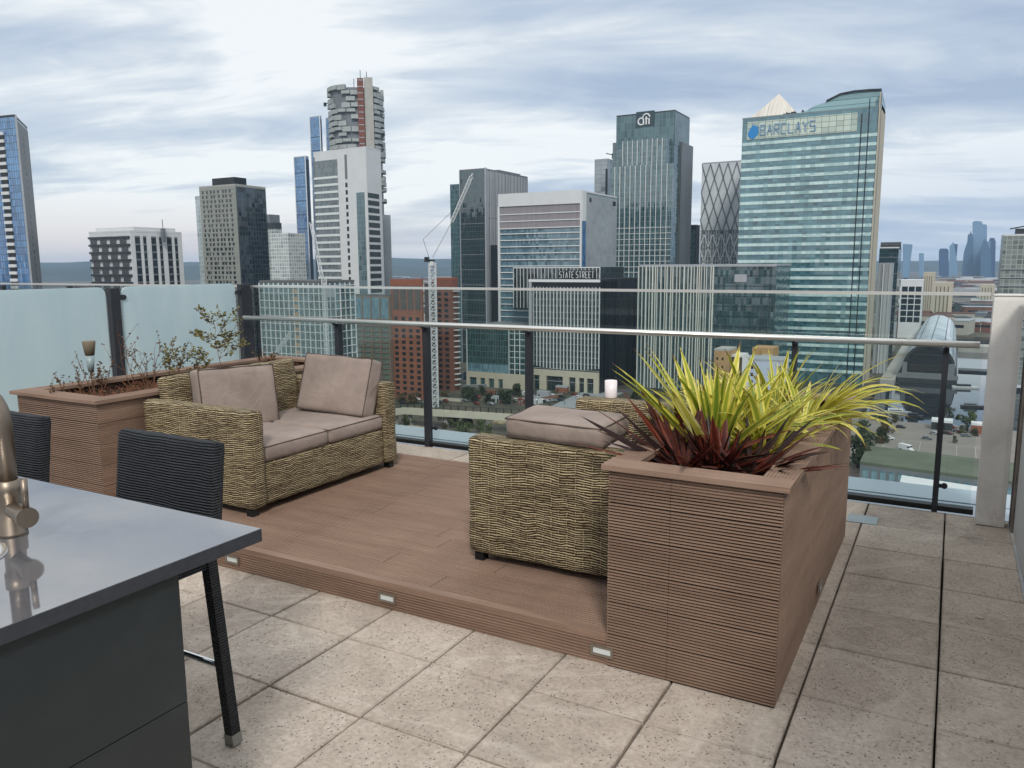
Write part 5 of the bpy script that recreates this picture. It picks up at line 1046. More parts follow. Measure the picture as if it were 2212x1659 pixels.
# ---- 26. tan and white blocks behind the sword leaves
b = simpleb('tan_block', 'tan rendered block with small square windows behind the sword leaves', 1543, 1576, 0, 759, 420, TAN, dep=16, roof=CONCR); L0 = b.edge(0)[3]
b.repeat('window', 0, [L0*0.15, L0*0.5], [b.z1-4.8-k*4.5 for k in range(5)], 1.0, 1.3, DWIN)
b = simpleb('tan_block', 'tan box-like block with a pale top, behind the white house', 1625, 1670, 0, 757, 440, simple('tan_warm', hexc('#ad8d5c'), 0.8), dep=16, roof=TAN); L0 = b.edge(0)[3]; b.part('pale_strip', [(0, L0*0.5, L0*0.98, b.z1-3.0, b.z1-2.0, 0, 0.2)], STONE); b.part('seam', [(0, L0*0.38, L0*0.40, G, b.z1-0.5, 0, 0.1)], DG)
b = simpleb('shed_roof_block', 'brown block under a white canopy between the tan blocks', 1576, 1604, 0, 772, 425, simple('brown_block', hexc('#4c4033'), 0.8, var=0.4, scale=0.3), dep=14, roof=WHT)
b = simpleb('white_block', 'pale blue white block with small dark windows behind the sword leaves', 1604, 1690, 0, 783, 400, simple('pale_render', hexc('#b4bfd0'), 0.6), dep=18, roof=LG); L0 = b.edge(0)[3]
b.repeat('window', 0, [L0*0.22], [b.z1-4.0-k*3.7 for k in range(4)], 1.2, 1.7, DWIN); b.part('corner_panel', [(0, 0, L0*0.16, G, b.z1+3.2, 0, 0.8)], WHT); b.part('end_glazing', [(0, L0*0.88, L0*0.98, G, b.z1-2, 0, 0.2)], MG)

# ================================================================== ground, water, roads
GR = M('city_ground'); o_ = GR.obj(); n1_ = GR.noise(o_, 0.006, 6, 0.65, 0.6); n2_ = GR.noise(o_, 0.06, 5, 0.7)
c_ = GR.ramp(n1_, [(0.35, hexc('#39402f')), (0.48, hexc('#5b5549')), (0.58, hexc('#6d6760')), (0.68, hexc('#6b4e3f'))]); c_ = GR.mix(GR.ramp(n2_, [(0.42, (0.65,)*3), (0.6, (0,)*3)]), c_, hexc('#2b3026')); GR.p(Base_Color=c_, Roughness=0.95)
WZ = G-3.0
# water area: dock seen between headquarters and pillar, reaching away from the quay
wx0, wx1, wy0, wy1 = -41.0, 60, 447, 1010
WAT = M('dock_water'); WAT.p(Base_Color=hexc('#141f29'), Roughness=0.03, Specular_IOR_Level=0.5, IOR=1.8); WAT.bump(WAT.noise(WAT.obj(1, 1, 1), 0.5, 3), 0.012, 0.5)
BIG = 14000
gm = MB()
def gq(x0, x1, y0, y1): gm.add([(x0, y0, G), (x1, y0, G), (x1, y1, G), (x0, y1, G)], [(0, 1, 2, 3)])
w2 = (-330, -228, 470, 545)          # strip of canal beside the red tower
gq(-BIG, BIG, -2500, wy0); gq(wx1, BIG, wy0, wy1); gq(-BIG, wx0, wy0, wy1); gq(-BIG, BIG, wy1, BIG)
gm.add([(wx0, wy0, WZ-1), (wx1, wy0, WZ-1), (wx1, wy0, G), (wx0, wy0, G)], [(0, 3, 2, 1)]).add([(wx0, wy0, WZ-1), (wx0, wy1, WZ-1), (wx0, wy1, G), (wx0, wy0, G)], [(0, 1, 2, 3)]).add([(wx0, wy1, WZ-1), (wx1, wy1, WZ-1), (wx1, wy1, G), (wx0, wy1, G)], [(0, 1, 2, 3)])
struct(gm.build('ground', GR.m))
struct(MB().add([(wx0, wy0, WZ), (wx1, wy0, WZ), (wx1, wy1, WZ), (wx0, wy1, WZ)], [(0, 1, 2, 3)]).build('dock_water', WAT.m))
PLZ = simple('plaza_paving', hexc('#7d7872'), 0.85, var=0.12, scale=0.08)
struct(MB().box(-46, 60, 344, 446.5, G-1, G+0.12).build('quay_pavement', PLZ))
ASP = simple('asphalt', hexc('#54575a'), 0.9, var=0.12, scale=0.1)
p_ = [gp(1010, 835, G), gp(1075, 826, G), gp(1180, 838, G), gp(1300, 842, G), gp(1500, 850, G)]; m_ = MB(); pv = None
for a, c in zip(p_, p_[1:]):
    dv = Vector(c[:2])-Vector(a[:2]); nn = Vector((-dv.y, dv.x)).normalized()*5.5; m_.add([(a[0]-nn.x, a[1]-nn.y, G+0.05), (c[0]-nn.x, c[1]-nn.y, G+0.05), (c[0]+nn.x, c[1]+nn.y, G+0.05), (a[0]+nn.x, a[1]+nn.y, G+0.05)], [(0, 1, 2, 3)])
struct(m_.build('road', ASP)); 
q0, q1 = gp(1185, 880, G), gp(1260, 845, G); struct(MB().add([(q0[0], q0[1], G+0.1), (q0[0]+22, q0[1]-4, G+0.1), (q1[0]+26, q1[1]+6, G+0.1), (q1[0], q1[1], G+0.1)], [(0, 1, 2, 3)]).build('slip_road', simple('pale_road', hexc('#8b9094'), 0.9, var=0.06, scale=0.1)))
# canal glimpse
struct(MB().add([(-322, 474, G+0.08), (-268, 466, G+0.08), (-262, 520, G+0.08), (-330, 540, G+0.08)], [(0, 1, 2, 3)]).build('canal_water', WAT.m))

# ---- elevated concrete footbridge with railing
t = thing('concrete_bridge', 'pale concrete footbridge with thin black railing crossing below the terrace', 'bridge', (-230, 372, G)); bo3 = (-230, 372, G)
zt_ = G+9; A0 = gp(780, 899, zt_); A1 = gp(872, 884, zt_); A2 = gp(1130, 900, zt_); A3 = gp(1500, 925, zt_); m_ = MB(); dk = MB(); rl = MB(); pr_ = MB()
for a, c in ((A0, A1), (A1, A2), (A2, A3)):
    a = Vector(a[:2]); c = Vector(c[:2]); d_ = (c-a).normalized(); n_ = Vector((-d_.y, d_.x))
    m_.hexa([(*(a), zt_-2.6), (*(c), zt_-2.6), (*(c+n_*0.5), zt_-2.6), (*(a+n_*0.5), zt_-2.6), (*(a), zt_+0.9), (*(c), zt_+0.9), (*(c+n_*0.5), zt_+0.9), (*(a+n_*0.5), zt_+0.9)])
    dk.hexa([(*(a+n_*0.5), zt_-1.0), (*(c+n_*0.5), zt_-1.0), (*(c+n_*7), zt_-1.0), (*(a+n_*7), zt_-1.0), (*(a+n_*0.5), zt_-0.2), (*(c+n_*0.5), zt_-0.2), (*(c+n_*7), zt_-0.2), (*(a+n_*7), zt_-0.2)])
    k = int((c-a).length/4)
    for i in range(k): q = a+d_*(i+0.5)*(c-a).length/k; rl.box(q.x-0.16, q.x+0.16, q.y-0.12+n_.y*0.25, q.y+0.12+n_.y*0.25, zt_+0.9, zt_+3.4)
    rl.bar((*(a+n_*0.25), zt_+3.3), (*(c+n_*0.25), zt_+3.3), 0.12)
    for i in range(0, k, 5): q = a+d_*(i+0.5)*(c-a).length/k+n_*3.5; pr_.box(q.x-0.8, q.x+0.8, q.y-0.8, q.y+0.8, G, zt_-1.02)
m_.build('parapet', simple('bridge_concrete', hexc('#bab8a8'), 0.8, var=0.08, scale=0.2), t, origin=bo3); dk.build('deck', simple('bridge_deck', hexc('#8a6f61'), 0.9), t, origin=bo3); rl.build('railing', BKG, t, origin=bo3); pr_.build('pier', CONCR, t, origin=bo3)

# ---- vaulted station in the dock with reflection
Ys = 632; xL = colx(1947, Ys, G+8); xR = colx(2066, Ys, G+8); cxs = (xL+xR)/2; hw = (xR-xL)/2; zs = G+2; top_ = ht(742, cxs, Ys); hs = top_-zs
t = thing('vaulted_station', 'vaulted white-roofed station hall with a dark open end standing in the dock', 'station', (cxs, Ys, WZ)); so_ = (cxs, Ys, WZ); n = 18; Yb = 985
arc = [(cxs-hw*math.cos(math.pi*k/n), zs+hs*math.sin(math.pi*k/n)**0.85) for k in range(n+1)]
STN = M('cushion_roof'); sc2 = facade('cushion_panels', hexc('#9fb0bb'), hexc('#d3dde3'), 9, 9, hexc('#6d7b86'), 0.9, 0.3, 0.5, 0.7)
m_ = MB(); m_.add([(x, Ys, z_) for x, z_ in arc]+[(x, Yb, z_) for x, z_ in arc], [(i, n+1+i, n+2+i, i+1) for i in range(n)]); m_.build('vault_roof', sc2, t, origin=so_)
ai = [(cxs+(x-cxs)*0.9, zs+(z_-zs)*0.9) for x, z_ in arc]
m_ = MB(); m_.add([(x, Ys+0.0, z_) for x, z_ in ai]+[(x, Ys+12, z_) for x, z_ in ai], [tuple(range(n+1, 2*n+2))[::-1], tuple(range(n+1))]); m_.build('end_glazing', BKG, t, origin=so_)
m_ = MB(); k = n+1; v4 = [(x, Ys-2.5, z_) for x, z_ in arc]+[(x, Ys-2.5, z_) for x, z_ in ai]+[(x, Ys-0.05, z_) for x, z_ in arc]+[(x, Ys-0.05, z_) for x, z_ in ai]
m_.add(v4, [(i, i+1, k+i+1, k+i) for i in range(n)]+[(i, 2*k+i, 2*k+i+1, i+1) for i in range(n)]+[(k+i, k+i+1, 3*k+i+1, 3*k+i) for i in range(n)]); m_.build('end_arch', DG, t, origin=so_)
m_ = MB().box(xL-1.0, xR+1.0, Ys-9, Yb, WZ-1, zs); m_.build('plinth', DG, t, origin=so_)
MB().box(xL-2, xR+1.5, Ys-9.2, Ys-8.6, zs-1.8, zs+1.3).box(xL+2, xR-2, Ys-9.0, Ys-4, zs+1.35, zs+1.9).box(xL+1, xL+4, Ys-8, Ys-3, zs, zs+9).box(xR-5, xR-1, Ys-8, Ys-3, zs, zs+9).build('terrace_edge', MG, t, origin=so_)
MB().box(cxs-hw*0.62, cxs+hw*0.62, Ys-1, Ys-0.3, zs+hs*0.62, zs+hs*0.65).box(cxs-hw*0.8, cxs+hw*0.8, Ys-1, Ys-0.3, zs+hs*0.30, zs+hs*0.32).build('floor_edge', DG, t, origin=so_)
# promenade left of the station and floating jetties
tag(MB().box(-40.9, xL-2.5, 602, 1000, WZ-1, G+0.6).build('promenade', CONCR), 'pale promenade running along the dock beside the station', 'promenade')
tag(MB().box(xR+2, 60, 700, 716, WZ-0.5, WZ+1.5).build('floating_jetty', DG), 'long dark floating jetty crossing the dock beside the station', 'jetty')
tag(MB().box(xR+2, 60, 860, 885, WZ-0.5, G+3).build('dock_bridge', CONCR), 'pale low bridge across the far end of the dock', 'bridge')
# ---- buildings and things on the quay
GRN = simple('green_roof', hexc('#5a6152'), 0.95, var=0.2, scale=0.1)
x0, x1 = -26, 14; b = B('green_roofed_block', 'low block with mossy flat roof and a row of tall windows below the dock', 'building', [(x0, 312), (x1+10, 306), (x1+10, 336), (x0, 342)], G+7)
b.body(MG, roof=GRN); L0 = b.edge(0)[3]
b.repeat('window', 0, [L0*(0.02+0.06*j) for j in range(16)], [G+1.0], L0*0.04, 4.6, G_PALE, 0.1)
b = B('white_house', 'low white house with small dark windows at the foot of the green-roofed block', 'building', [(-11.5, 296), (16, 291), (16, 301), (-11.5, 306)], G+5.0); b.body(WHT, roof=WHT); L0 = b.edge(0)[3]; b.repeat('window', 0, [L0*0.16, L0*0.32, L0*0.62], [b.z1-3.2], 2.2, 1.3, DWIN)
def car(name, label, cat, x, y, rz, colr, L_, W_, H_, van=False, group=None):
    t = thing(name, label, cat, (x, y, G+0.13), rz, group); m_ = MB()
    if van: pr2 = [(-L_/2, 0.3), (L_/2, 0.3), (L_/2, 0.9), (L_/2-0.9, 1.15), (L_/2-1.5, H_-0.15), (L_/2-1.8, H_), (-L_/2, H_)]
    else: pr2 = [(-L_/2, 0.3), (L_/2, 0.3), (L_/2, 0.75), (L_/2-1.0, 0.9), (L_/2-1.7, H_), (-L_/2+0.8, H_), (-L_/2+0.1, 0.95), (-L_/2, 0.8)]
    n = len(pr2); m_.add([(a, -W_/2, c) for a, c in pr2]+[(a, W_/2, c) for a, c in pr2], [tuple(range(n)), tuple(range(n, 2*n))[::-1]]+[(i, n+i, n+(i+1) % n, (i+1) % n) for i in range(n)]); m_.build('body', colr, t)
    for a in (-L_*0.3, L_*0.32):
        for s_ in (-1, 1): MB().tube([(a, s_*(W_/2-0.1), 0.33), (a, s_*(W_/2+0.03), 0.33)], 0.33, 10).build('wheel', BKG, t)
    w0 = (L_/2-1.62, L_/2-1.0) if van else (-L_/2+0.9, L_/2-1.5); MB().box(w0[0]-0.3, w0[1]-0.1, -W_/2-0.02, W_/2+0.02, H_*0.55, H_*0.85).build('window_band', DWIN, t); return t
q = gp(1957, 973, G); car('van', 'white delivery van parked on the open quay', 'van', q[0], q[1], rad(-38), WHT, 6.6, 2.1, 2.6, True)
# beside the water: kiosks, trees
b = simpleb('kiosk', 'black boxy kiosk at the water edge of the quay', 1932, 1951, 0, 908, 448, BKG, dep=5, roof=DG); b.part('doorway', [(0, 1, 3, G, G+2.4, 0, 0.1)], MG)
b = simpleb('boathouse', 'dark low boathouse with a pale roof on the quay', 2012, 2058, 0, 915, 432, DG, dep=8, roof=WHT); b.part('doorway', [(0, 2, 6, G, G+3, 0, 0.1)], BKG)
b = simpleb('brick_shed', 'small red brick shed on the quay beside the pillar', 2098, 2130, 0, 921, 430, BRICK, dep=6, roof=WHT); b.part('doorway', [(0, 0.8, 2, G, G+2.2, 0, 0.1)], DG)
# ================================================================== trees
def leafmat(n_, a, b_): 
    m = M(n_); n = m.noise(m.obj(), 0.5, 4, 0.7); m.p(Base_Color=m.ramp(n, [(0.35, a), (0.65, b_)]), Roughness=0.85, Specular_IOR_Level=0.2); return m.m
LM = [leafmat('foliage_dark', hexc('#2c3526'), hexc('#454f38')), leafmat('foliage_brown', hexc('#4a4230'), hexc('#66593f')), leafmat('foliage_green', hexc('#38452c'), hexc('#5a6642'))]; TRK = simple('bark', hexc('#3e342a'), 0.9)
def tree_mesh(seed, r, h):
    rg = random.Random(seed); tr = MB().tube([(0, 0, 0), (rg.uniform(-.2, .2), 0, h*0.3), (rg.uniform(-.4, .4), rg.uniform(-.3, .3), h*0.75)], [r*0.09, r*0.07, r*0.02], 6)
    for k in range(5): a = rg.uniform(0, 6.28); tr.tube([(0, 0, h*0.35+k*h*0.07), (math.cos(a)*r*0.6, math.sin(a)*r*0.6, h*0.55+k*h*0.07)], [r*0.04, r*0.012], 5)
    cl = [(rg.gauss(0, r*0.42), rg.gauss(0, r*0.42), h*rg.uniform(0.16, 0.75), r*rg.uniform(0.3, 0.5)) for _ in range(15)]; cr = MB()
    for cx_, cy_, cz_, rr in cl:
        for _ in range(46):
            v_ = Vector((rg.gauss(0, 1), rg.gauss(0, 1), rg.gauss(0, 1))).normalized()*rr*rg.uniform(0.6, 1.05); p = Vector((cx_, cy_, cz_))+v_; a = Vector((rg.uniform(-1, 1), rg.uniform(-1, 1), rg.uniform(-1, 1))).normalized()*rr*0.3; c = a.orthogonal().normalized()*rr*0.26
            cr.add([p-a, p-c, p+a, p+c], [(0, 1, 2, 3)])
    return tr, cr
protos = []
for i in range(4):
    tr, cr = tree_mesh(40+i, 3.2, 7.5+i); protos.append((tr, cr, i % 3))
pobj = {}
def tree(x, y, label, k, s_=1.0, group='street trees below the terrace', z=G):
    t = thing('tree', label, 'tree', (x, y, z), random.uniform(0, 6), group); t.scale = (s_, s_, s_)
    if k not in pobj: tr, cr, mi = protos[k]; pobj[k] = (tr.build('trunk', TRK, t), cr.build('crown', LM[mi], t))
    else:
        for o_ in pobj[k]: copy_of(o_, t)
    return t
rg = random.Random(77)
for k, (x, y) in enumerate(((1022, 862), (1040, 848), (1058, 866), (1082, 858), (1100, 866), (1118, 850), (1008, 858))): q = gp(x, y+6, G); tree(q[0], q[1], 'dark round tree in the clump beyond the footbridge and below the glass office wing', rg.choice((0, 3)), rg.uniform(0.9, 1.3), 'clump of dark trees beyond the footbridge')
for k, (x, y, s_) in enumerate(((868, 868, .8), (890, 872, 1.0), (905, 862, .9), (960, 862, .8))): q = gp(x, y, G); tree(q[0], q[1], 'small brown tree at the foot of the red brick tower', 1, s_, 'small trees at the foot of the red tower')
for k, (x, y, s_) in enumerate(((965, 918, 1.0), (985, 926, .9), (1012, 922, 1.1), (1035, 935, .9), (1050, 948, 1.0), (880, 925, .9), (1000, 948, 1.2))): q = gp(x, y, G); tree(q[0], q[1], 'low green tree under the footbridge, seen through the glass', 2, s_, 'trees on the near side of the footbridge')
for k, (x, y, s_, lb) in enumerate(((1375, 865, 1.0, 'dark tree at the corner of the black bank flank'), (1420, 862, .9, 'dark tree behind the tips of the yellow leaves'), (2094, 918, 1.0, 'round dark tree at the water edge beside the pillar'), (2049, 908, .8, 'small grey green tree behind the boathouse'), (1900, 955, 1.0, 'dark tree on the quay past the drooping yellow leaves'), (1912, 935, .9, 'dark leafy tree between the drooping leaves and the water'))): q = gp(x, y, G); tree(q[0], q[1], lb, k % 4, s_)
for k, (x, y, s_) in enumerate(((1862, 960, 1.3), (1870, 1000, 1.5), (1852, 1010, 1.5))): q = gp(x, y, G); tree(q[0], q[1], 'tall dark tree below the glass past the end of the tall planter', 3, s_, 'tall trees past the end of the planter')
for k, (x, y) in enumerate(((2006, 690), (1990, 695))): q = gp(x, y, G); tree(q[0], q[1]+10, 'dark tree behind the far end of the station vault', 0, 1.8, 'trees behind the station')
# parked cars and site things beyond the bridge
cols = [WHT, DG, MG, simple('car_red', hexc('#6d2a22'), 0.4), LG]
for k, (x, y) in enumerate(((1130, 866), (1142, 869), (1155, 866), (1168, 871), (1180, 868), (1150, 858), (1210, 866), (1005, 868), (1030, 874), (1060, 874))):
    q = gp(x, y, G); car('parked_car', ('white', 'black', 'grey', 'dark red', 'silver')[k % 5]+' car parked beyond the footbridge', 'car', q[0], q[1], rg.uniform(-.5, .5), cols[k % 5], 4.4, 1.8, 1.45, group=('white', 'black', 'grey', 'dark red', 'silver')[k % 5]+' cars beyond the footbridge')
for k, (x, y, lb, c) in enumerate(((1150, 872, 'white site cabin among the parked cars beyond the bridge', WHT), (1172, 860, 'grey site cabin near the slip road', LG), (1212, 848, 'brown shed with a dark roof beside the slip road', BRICK))):
    q = gp(x, y, G); b = B('site_cabin', lb, 'cabin', [(q[0]-4, q[1]), (q[0]+4, q[1]), (q[0]+4, q[1]+3.5), (q[0]-4, q[1]+3.5)], G+3.2); b.body(c, roof=LG); b.part('doorway', [(0, 1, 2, G, G+2.2, 0, 0.1)], DG)
for k, (x, y, l_) in enumerate(((1010, 905, 4), (1080, 915, 3), (900, 930, 5), (1040, 960, 4))):
    q = gp(x, y, G); ob = MB().rbox((0, 0, 0.9), (l_*2, 4, 2.2), 0.8, 0.8, wob=0.5, seed=k).build('rubble_mound', simple('sand', hexc('#9c9076'), 0.95, var=0.25, scale=0.6), loc=(q[0], q[1], G)); tag(ob, ('sandy mound beside the foot of the bridge pier', 'small sandy mound near the cushion on the armrest', 'grey sandy mound past the far sofa armrest', 'pale mound below the low trees')[k], 'mound')

# more of what fills the ground below: cars, lorries, lamps, containers, walls, boats, road markings
for k in range(26):
    x = rg.uniform(860, 1290); y = rg.uniform(858, 873) if x < 1180 else rg.uniform(842, 868); q = gp(x, y, G); c_ = rg.randrange(5)
    car('parked_car', ('white', 'black', 'grey', 'dark red', 'silver')[c_]+' car parked beyond the footbridge', 'car', q[0], q[1], rg.uniform(-.5, .5), cols[c_], 4.4, 1.8, 1.45, group=('white', 'black', 'grey', 'dark red', 'silver')[c_]+' cars beyond the footbridge')
for k in range(14):
    x = rg.uniform(1885, 2105); q = gp(x, rg.uniform(922, 950), G); c_ = rg.randrange(5)
    car('parked_car', ('white', 'black', 'grey', 'dark red', 'silver')[c_]+' car on the quay near the kiosk and sheds', 'car', q[0], q[1], rg.uniform(-.3, .3), cols[c_], 4.4, 1.8, 1.45, group=('white', 'black', 'grey', 'dark red', 'silver')[c_]+' cars on the quay')
for k in range(9):
    q = gp(rg.uniform(1060, 1170), rg.uniform(852, 874), G); c_ = k % 3
    t = thing('shipping_container', ('white', 'brown', 'blue grey')[c_]+' container on the yard beyond the footbridge', 'container', (q[0], q[1], G+0.05), rg.uniform(-.4, .4), ('white', 'brown', 'blue grey')[c_]+' containers on the yard')
    MB().box(-3, 3, -1.2, 1.2, 0, 2.6).build('body', (WHT, simple('rust', hexc('#7a4a38')), LG)[c_], t); MB().box(3.01, 3.08, -1.1, 1.1, 0.1, 2.5).build('doors', DG, t).name = 'door'
for k in range(12):
    q = gp(900+k*32, 878-abs(k-6)*0.8, G); t = thing('street_lamp', 'slim grey street lamp in the row behind the footbridge', 'street lamp', (q[0], q[1], G), 0, 'street lamps behind the footbridge')
    MB().tube([(0, 0, 0), (0, 0, 9)], [0.16, 0.09], 6).build('pole', DG, t); MB().box(-0.1, 1.6, -0.12, 0.12, 8.95, 9.1).build('lamp_head', DG, t)
for k, (x, y, L_, lb) in enumerate(((2085, 838, 16, 'white narrowboat moored at the jetty beside the station'), (2100, 880, 12, 'small dark boat on the dock beside the pillar'), (1938, 893, 14, 'blue grey moored boat at the corner of the quay'), (1975, 902, 9, 'small dark boat moored beside the black kiosk'))):
    q = gp(x, y, WZ); t = thing('moored_boat', lb, 'boat', (q[0], q[1], WZ), rad(10)); m_ = MB(); m_.add([(-L_/2, -1.4, 0), (L_/2*0.8, -1.4, 0), (L_/2, 0, 0), (L_/2*0.8, 1.4, 0), (-L_/2, 1.4, 0), (-L_/2, -1.7, 1.2), (L_/2*0.8, -1.7, 1.2), (L_/2*1.08, 0, 1.4), (L_/2*0.8, 1.7, 1.2), (-L_/2, 1.7, 1.2)], [(4, 3, 2, 1, 0), (5, 6, 7, 8, 9), (0, 1, 6, 5), (1, 2, 7, 6), (2, 3, 8, 7), (3, 4, 9, 8), (4, 0, 5, 9)])
    m_.build('hull', (WHT, DG, LG, BKG)[k], t); MB().box(-L_*0.35, L_*0.2, -1.1, 1.1, 1.25, 2.6).build('cabin', (DG, MG, WHT, DG)[k], t); MB().box(-L_*0.3, L_*0.15, -1.14, 1.14, 1.7, 2.2).build('window_band', DWIN, t)
m_ = MB()
for k in range(7): m_.box(-30+k*7.2, -29.8+k*7.2, 352, 398, G+0.125, G+0.13)
m_.box(-33, 24, 398, 398.25, G+0.125, G+0.13).box(-33, 24, 418, 418.25, G+0.125, G+0.13); struct(m_.build('quay_markings', simple('paint_line', hexc('#a7a49d'), 0.8)))
for k, (x0_, y0_, x1_, y1_, lb) in enumerate(((905, 862, 1000, 868, 'low pale wall at the foot of the red brick towers'), (1000, 838, 1140, 832, 'long low grey wall in front of the stone base of the office wing'), (1120, 874, 1215, 856, 'brick coloured wall slanting up beside the slip road'))):
    a = gp(x0_, y0_, G); c = gp(x1_, y1_, G); t = thing('boundary_wall', lb, 'wall', (a[0], a[1], G)); MB().bar((a[0], a[1], G+0.9), (c[0], c[1], G+0.9), 0.4, 1.8).build('panel', (STONE, MG, simple('pink_brick', hexc('#8a6557')))[k], t, origin=(a[0], a[1], G)); MB().bar((a[0], a[1], G+1.92), (c[0], c[1], G+1.92), 0.6, 0.2).build('coping', LG, t, origin=(a[0], a[1], G))
for k in range(26):
    x = rg.choice((rg.uniform(1885, 1935), rg.uniform(2060, 2110), rg.uniform(870, 1080))); q = gp(x, rg.uniform(905, 960) if x > 1200 else rg.uniform(905, 960), G); tree(q[0], q[1], 'shrubby tree dotted over the open ground below the terrace', rg.randrange(4), rg.uniform(.35, .6), 'shrubby trees on the open ground')
# ================================================================== cranes
def lattice(mb, a, c, w_, step, r=0.18):
    a = Vector(a); c = Vector(c); d_ = (c-a).normalized(); u_ = d_.orthogonal().normalized(); v_ = d_.cross(u_); cs = [u_*w_/2+v_*w_/2, -u_*w_/2+v_*w_/2, -u_*w_/2-v_*w_/2, u_*w_/2-v_*w_/2]; Lg = (c-a).length; n = max(1, int(Lg/step))
    for o_ in cs: mb.bar(a+o_, c+o_, r*1.5)
    for i in range(n):
        p0 = a+d_*Lg*i/n; p1 = a+d_*Lg*(i+1)/n
        for k in range(4): mb.bar(p0+cs[k], p1+cs[(k+1) % 4], r); mb.bar(p0+cs[k], p0+cs[(k+1) % 4], r)
CRW = simple('crane_white', hexc('#c9cdcf'), 0.5); YC_ = 372
q = ony(932, 560, YC_); t = thing('luffing_crane', 'white luffing tower crane with raised lattice jib in front of the red brick towers', 'crane', (q[0], YC_, G)); o3 = (q[0], YC_, G)
m_ = MB(); lattice(m_, (q[0]+0.4, YC_, G), (q[0]+0.4, YC_, q[2]-2), 3.4, 3.4, 0.34); m_.build('mast', CRW, t, origin=o3)
MB().box(q[0]-4.2, q[0]+1.5, YC_-1.2, YC_+1.2, q[2]-1.5, q[2]-0.2).box(q[0]-4.2, q[0]-2.5, YC_-1.1, YC_+1.1, q[2]-0.2, q[2]+1.3).build('winch_deck', BKG, t, origin=o3); MB().box(q[0]+0.6, q[0]+2.6, YC_-2.4, YC_-1.25, q[2]-3.6, q[2]-1.2).build('cab', WHT, t, origin=o3)
j0 = ony(976.5, 478, YC_); j1 = ony(1021, 375, YC_); jb = ony(934, 557, YC_); m_ = MB(); lattice(m_, j0, j1-(j1-j0)*0.06, 1.5, 2.4, 0.22); m_.bar(j1-(j1-j0)*0.06, j1, 0.7); m_.bar(jb, j0, 0.35); m_.build('jib', CRW, t, origin=o3)
k1 = ony(914, 517, YC_); k2 = ony(977, 456, YC_); k3 = ony(928, 560, YC_); MB().bar(k3, k1, 0.16).bar(k1, k2, 0.14).bar(k2, j1, 0.1).build('tie_line', DG, t, origin=o3)
q = ony(692, 560, 236); t = thing('tower_crane', 'slender white lattice crane mast before the teal glass apartments', 'crane', (q[0], 236, G)); o3 = (q[0], 236, G)
qq = ony(698, 560, 236); m_ = MB(); lattice(m_, (qq[0], 236, G), (qq[0], 236, ht(600, qq[0], 236)), 1.7, 2.0, 0.17); m_.build('mast', CRW, t, origin=o3)
h0 = ony(714, 632, 236); MB().box(h0[0]-1.8, h0[0]+1.2, 235, 237, h0[2]-1.8, h0[2]+1.6).build('counterweight', LG, t, origin=o3)
m_ = MB(); ja, jb_ = ony(680, 600, 236), ony(672, 480, 236); lattice(m_, (qq[0]-1, 236, ja[2]), jb_, 1.1, 2.0, 0.15); m_.build('jib', CRW, t, origin=o3)
q = ony(590, 770, 236); q2 = ony(628, 740, 236); m_ = MB(); lattice(m_, q, ony(627, 720, 236), 1.0, 1.6, 0.14); tag(m_.build('crane_jib', CRW, origin=(q[0], 236, G), loc=(q[0], 236, G)), 'short white lattice jib low in front of the teal glass apartments', 'crane')

# ================================================================== low-rise city, hills
rg = random.Random(21); HM = [simple('house_a', hexc('#7a6f66'), 0.9), simple('house_b', hexc('#8f8a84'), 0.9), simple('house_c', hexc('#6f4a3c'), 0.9), simple('house_d', hexc('#a9a59c'), 0.9), simple('house_e', hexc('#54585c'), 0.9)]; RM = [DG, MG, simple('roof_red', hexc('#5c3b30'), 0.9), LG]
HN = ('brown', 'grey', 'red brick', 'pale', 'dark slate')
def lowrise(xa, xb, da, db, n, wr, hr, where):
    for _ in range(n):
        x = rg.uniform(xa, xb); dist = math.exp(rg.uniform(math.log(da), math.log(db))); d_ = ray(x, 573); d_ = d_/np.hypot(d_[0], d_[1]); X, Y = CAM[0]+d_[0]*dist, CAM[1]+d_[1]*dist
        w_ = rg.uniform(*wr)*(1+dist/3000); dp = rg.uniform(*wr); h_ = rg.uniform(*hr); k = rg.randrange(5)
        t = thing('city_block', HN[k]+' low-rise block '+where, 'building', (X, Y, G), rg.uniform(-0.3, 0.3), HN[k]+' low-rise blocks '+where)
        MB().box(-w_/2, w_/2, -dp/2, dp/2, 0, h_).build('wall', HM[k], t); rh = rg.choice((0.6, 0.6, 4))
        if rh < 1: MB().box(-w_/2-.3, w_/2+.3, -dp/2-.3, dp/2+.3, h_+0.02, h_+rh).build('roof', rg.choice(RM), t)
        else: MB().add([(-w_/2, -dp/2, h_+.02), (w_/2, -dp/2, h_+.02), (w_/2, dp/2, h_+.02), (-w_/2, dp/2, h_+.02), (-w_/2, 0, h_+rh), (w_/2, 0, h_+rh)], [(0, 1, 5, 4), (2, 3, 4, 5), (1, 2, 5), (3, 0, 4), (0, 3, 2, 1)]).build('roof', rg.choice(RM), t)
        MB().box(-w_*0.42, w_*0.42, -dp/2-0.15, -dp/2-0.01, h_*0.5, h_*0.72).build('window_band', DWIN, t)
lowrise(1950, 2200, 1050, 4300, 150, (18, 55), (7, 22), 'in the city beyond the station')
lowrise(838, 972, 1100, 5200, 60, (25, 70), (8, 20), 'seen in the gap beside the white tower')
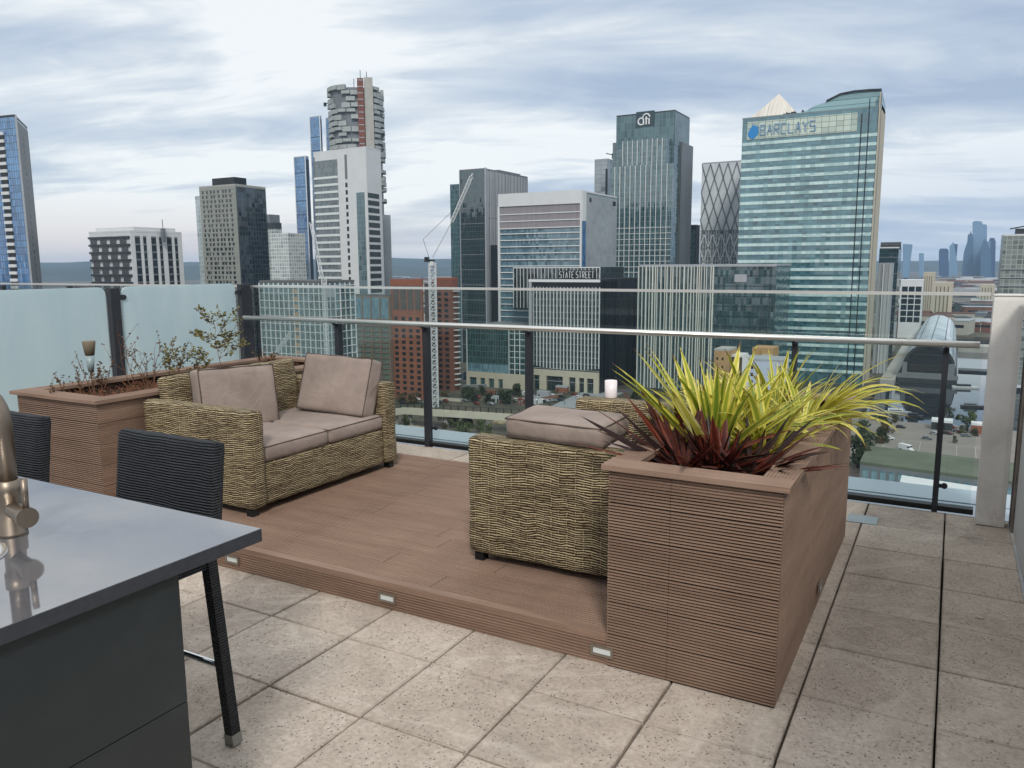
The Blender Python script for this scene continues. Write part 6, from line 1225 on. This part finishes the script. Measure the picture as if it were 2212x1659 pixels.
lowrise(90, 190, 900, 4500, 24, (25, 60), (8, 18), 'beyond the frosted screen')
lowrise(1012, 1075, 560, 900, 0, (20, 40), (8, 20), '')
HILL = M('hill_woods'); HILL.p(Base_Color=HILL.ramp(HILL.noise(HILL.obj(), 0.004, 5, 0.7), [(0.35, hexc('#1f2c2c')), (0.65, hexc('#35423c'))]), Roughness=1.0)
def hills(dist, zb, amp, seed, a0, a1, nm):
    rg = random.Random(seed); ph = [rg.uniform(0, 6) for _ in range(6)]; m_ = MB(); n = 160; vs = []
    for i in range(n+1):
        a = rad(a0+(a1-a0)*i/n); h_ = zb+amp*(math.sin(a*9+ph[0])*0.5+math.sin(a*23+ph[1])*0.3+math.sin(a*61+ph[2])*0.12+math.sin(a*170+ph[3])*0.05)
        for dd, hh in ((-900, G-2), (-250, G+(h_-G)*0.7), (0, h_), (400, h_*0.8), (1500, G-2)): vs.append((CAM[0]+math.sin(a)*(dist+dd), CAM[1]+math.cos(a)*(dist+dd), hh))
    m_.add(vs, [(i*5+j, (i+1)*5+j, (i+1)*5+j+1, i*5+j+1) for i in range(n) for j in range(4)]); struct(m_.build(nm, HILL.m, smooth=True))
hills(8300, 62, 30, 1, -90, -18, 'hills'); hills(6400, 2, 16, 5, -92, -10, 'low_hills'); hills(9000, 10, 18, 9, -22, 20, 'far_hills')

# ================================================================== air
hb_ = MB().box(-13500, 9000, -2400, 13000, G-6, 180).build('haze', None or MT['city_white'], uv=False)
hm = bpy.data.materials.new('haze_air'); hm.use_nodes = True; n_ = hm.node_tree; n_.nodes.clear(); ou = n_.nodes.new('ShaderNodeOutputMaterial'); pv = n_.nodes.new('ShaderNodeVolumePrincipled')
pv.inputs['Color'].default_value = (0.50, 0.73, 1.0, 1); pv.inputs['Density'].default_value = HAZE if 'HAZE' in globals() else 6.0e-5; pv.inputs['Anisotropy'].default_value = 0.0
n_.links.new(pv.outputs[0], ou.inputs['Volume']); hb_.data.materials.clear(); hb_.data.materials.append(hm); hb_['kind'] = 'stuff'
hb_['label'] = 'thin bluish haze lying over the whole city'
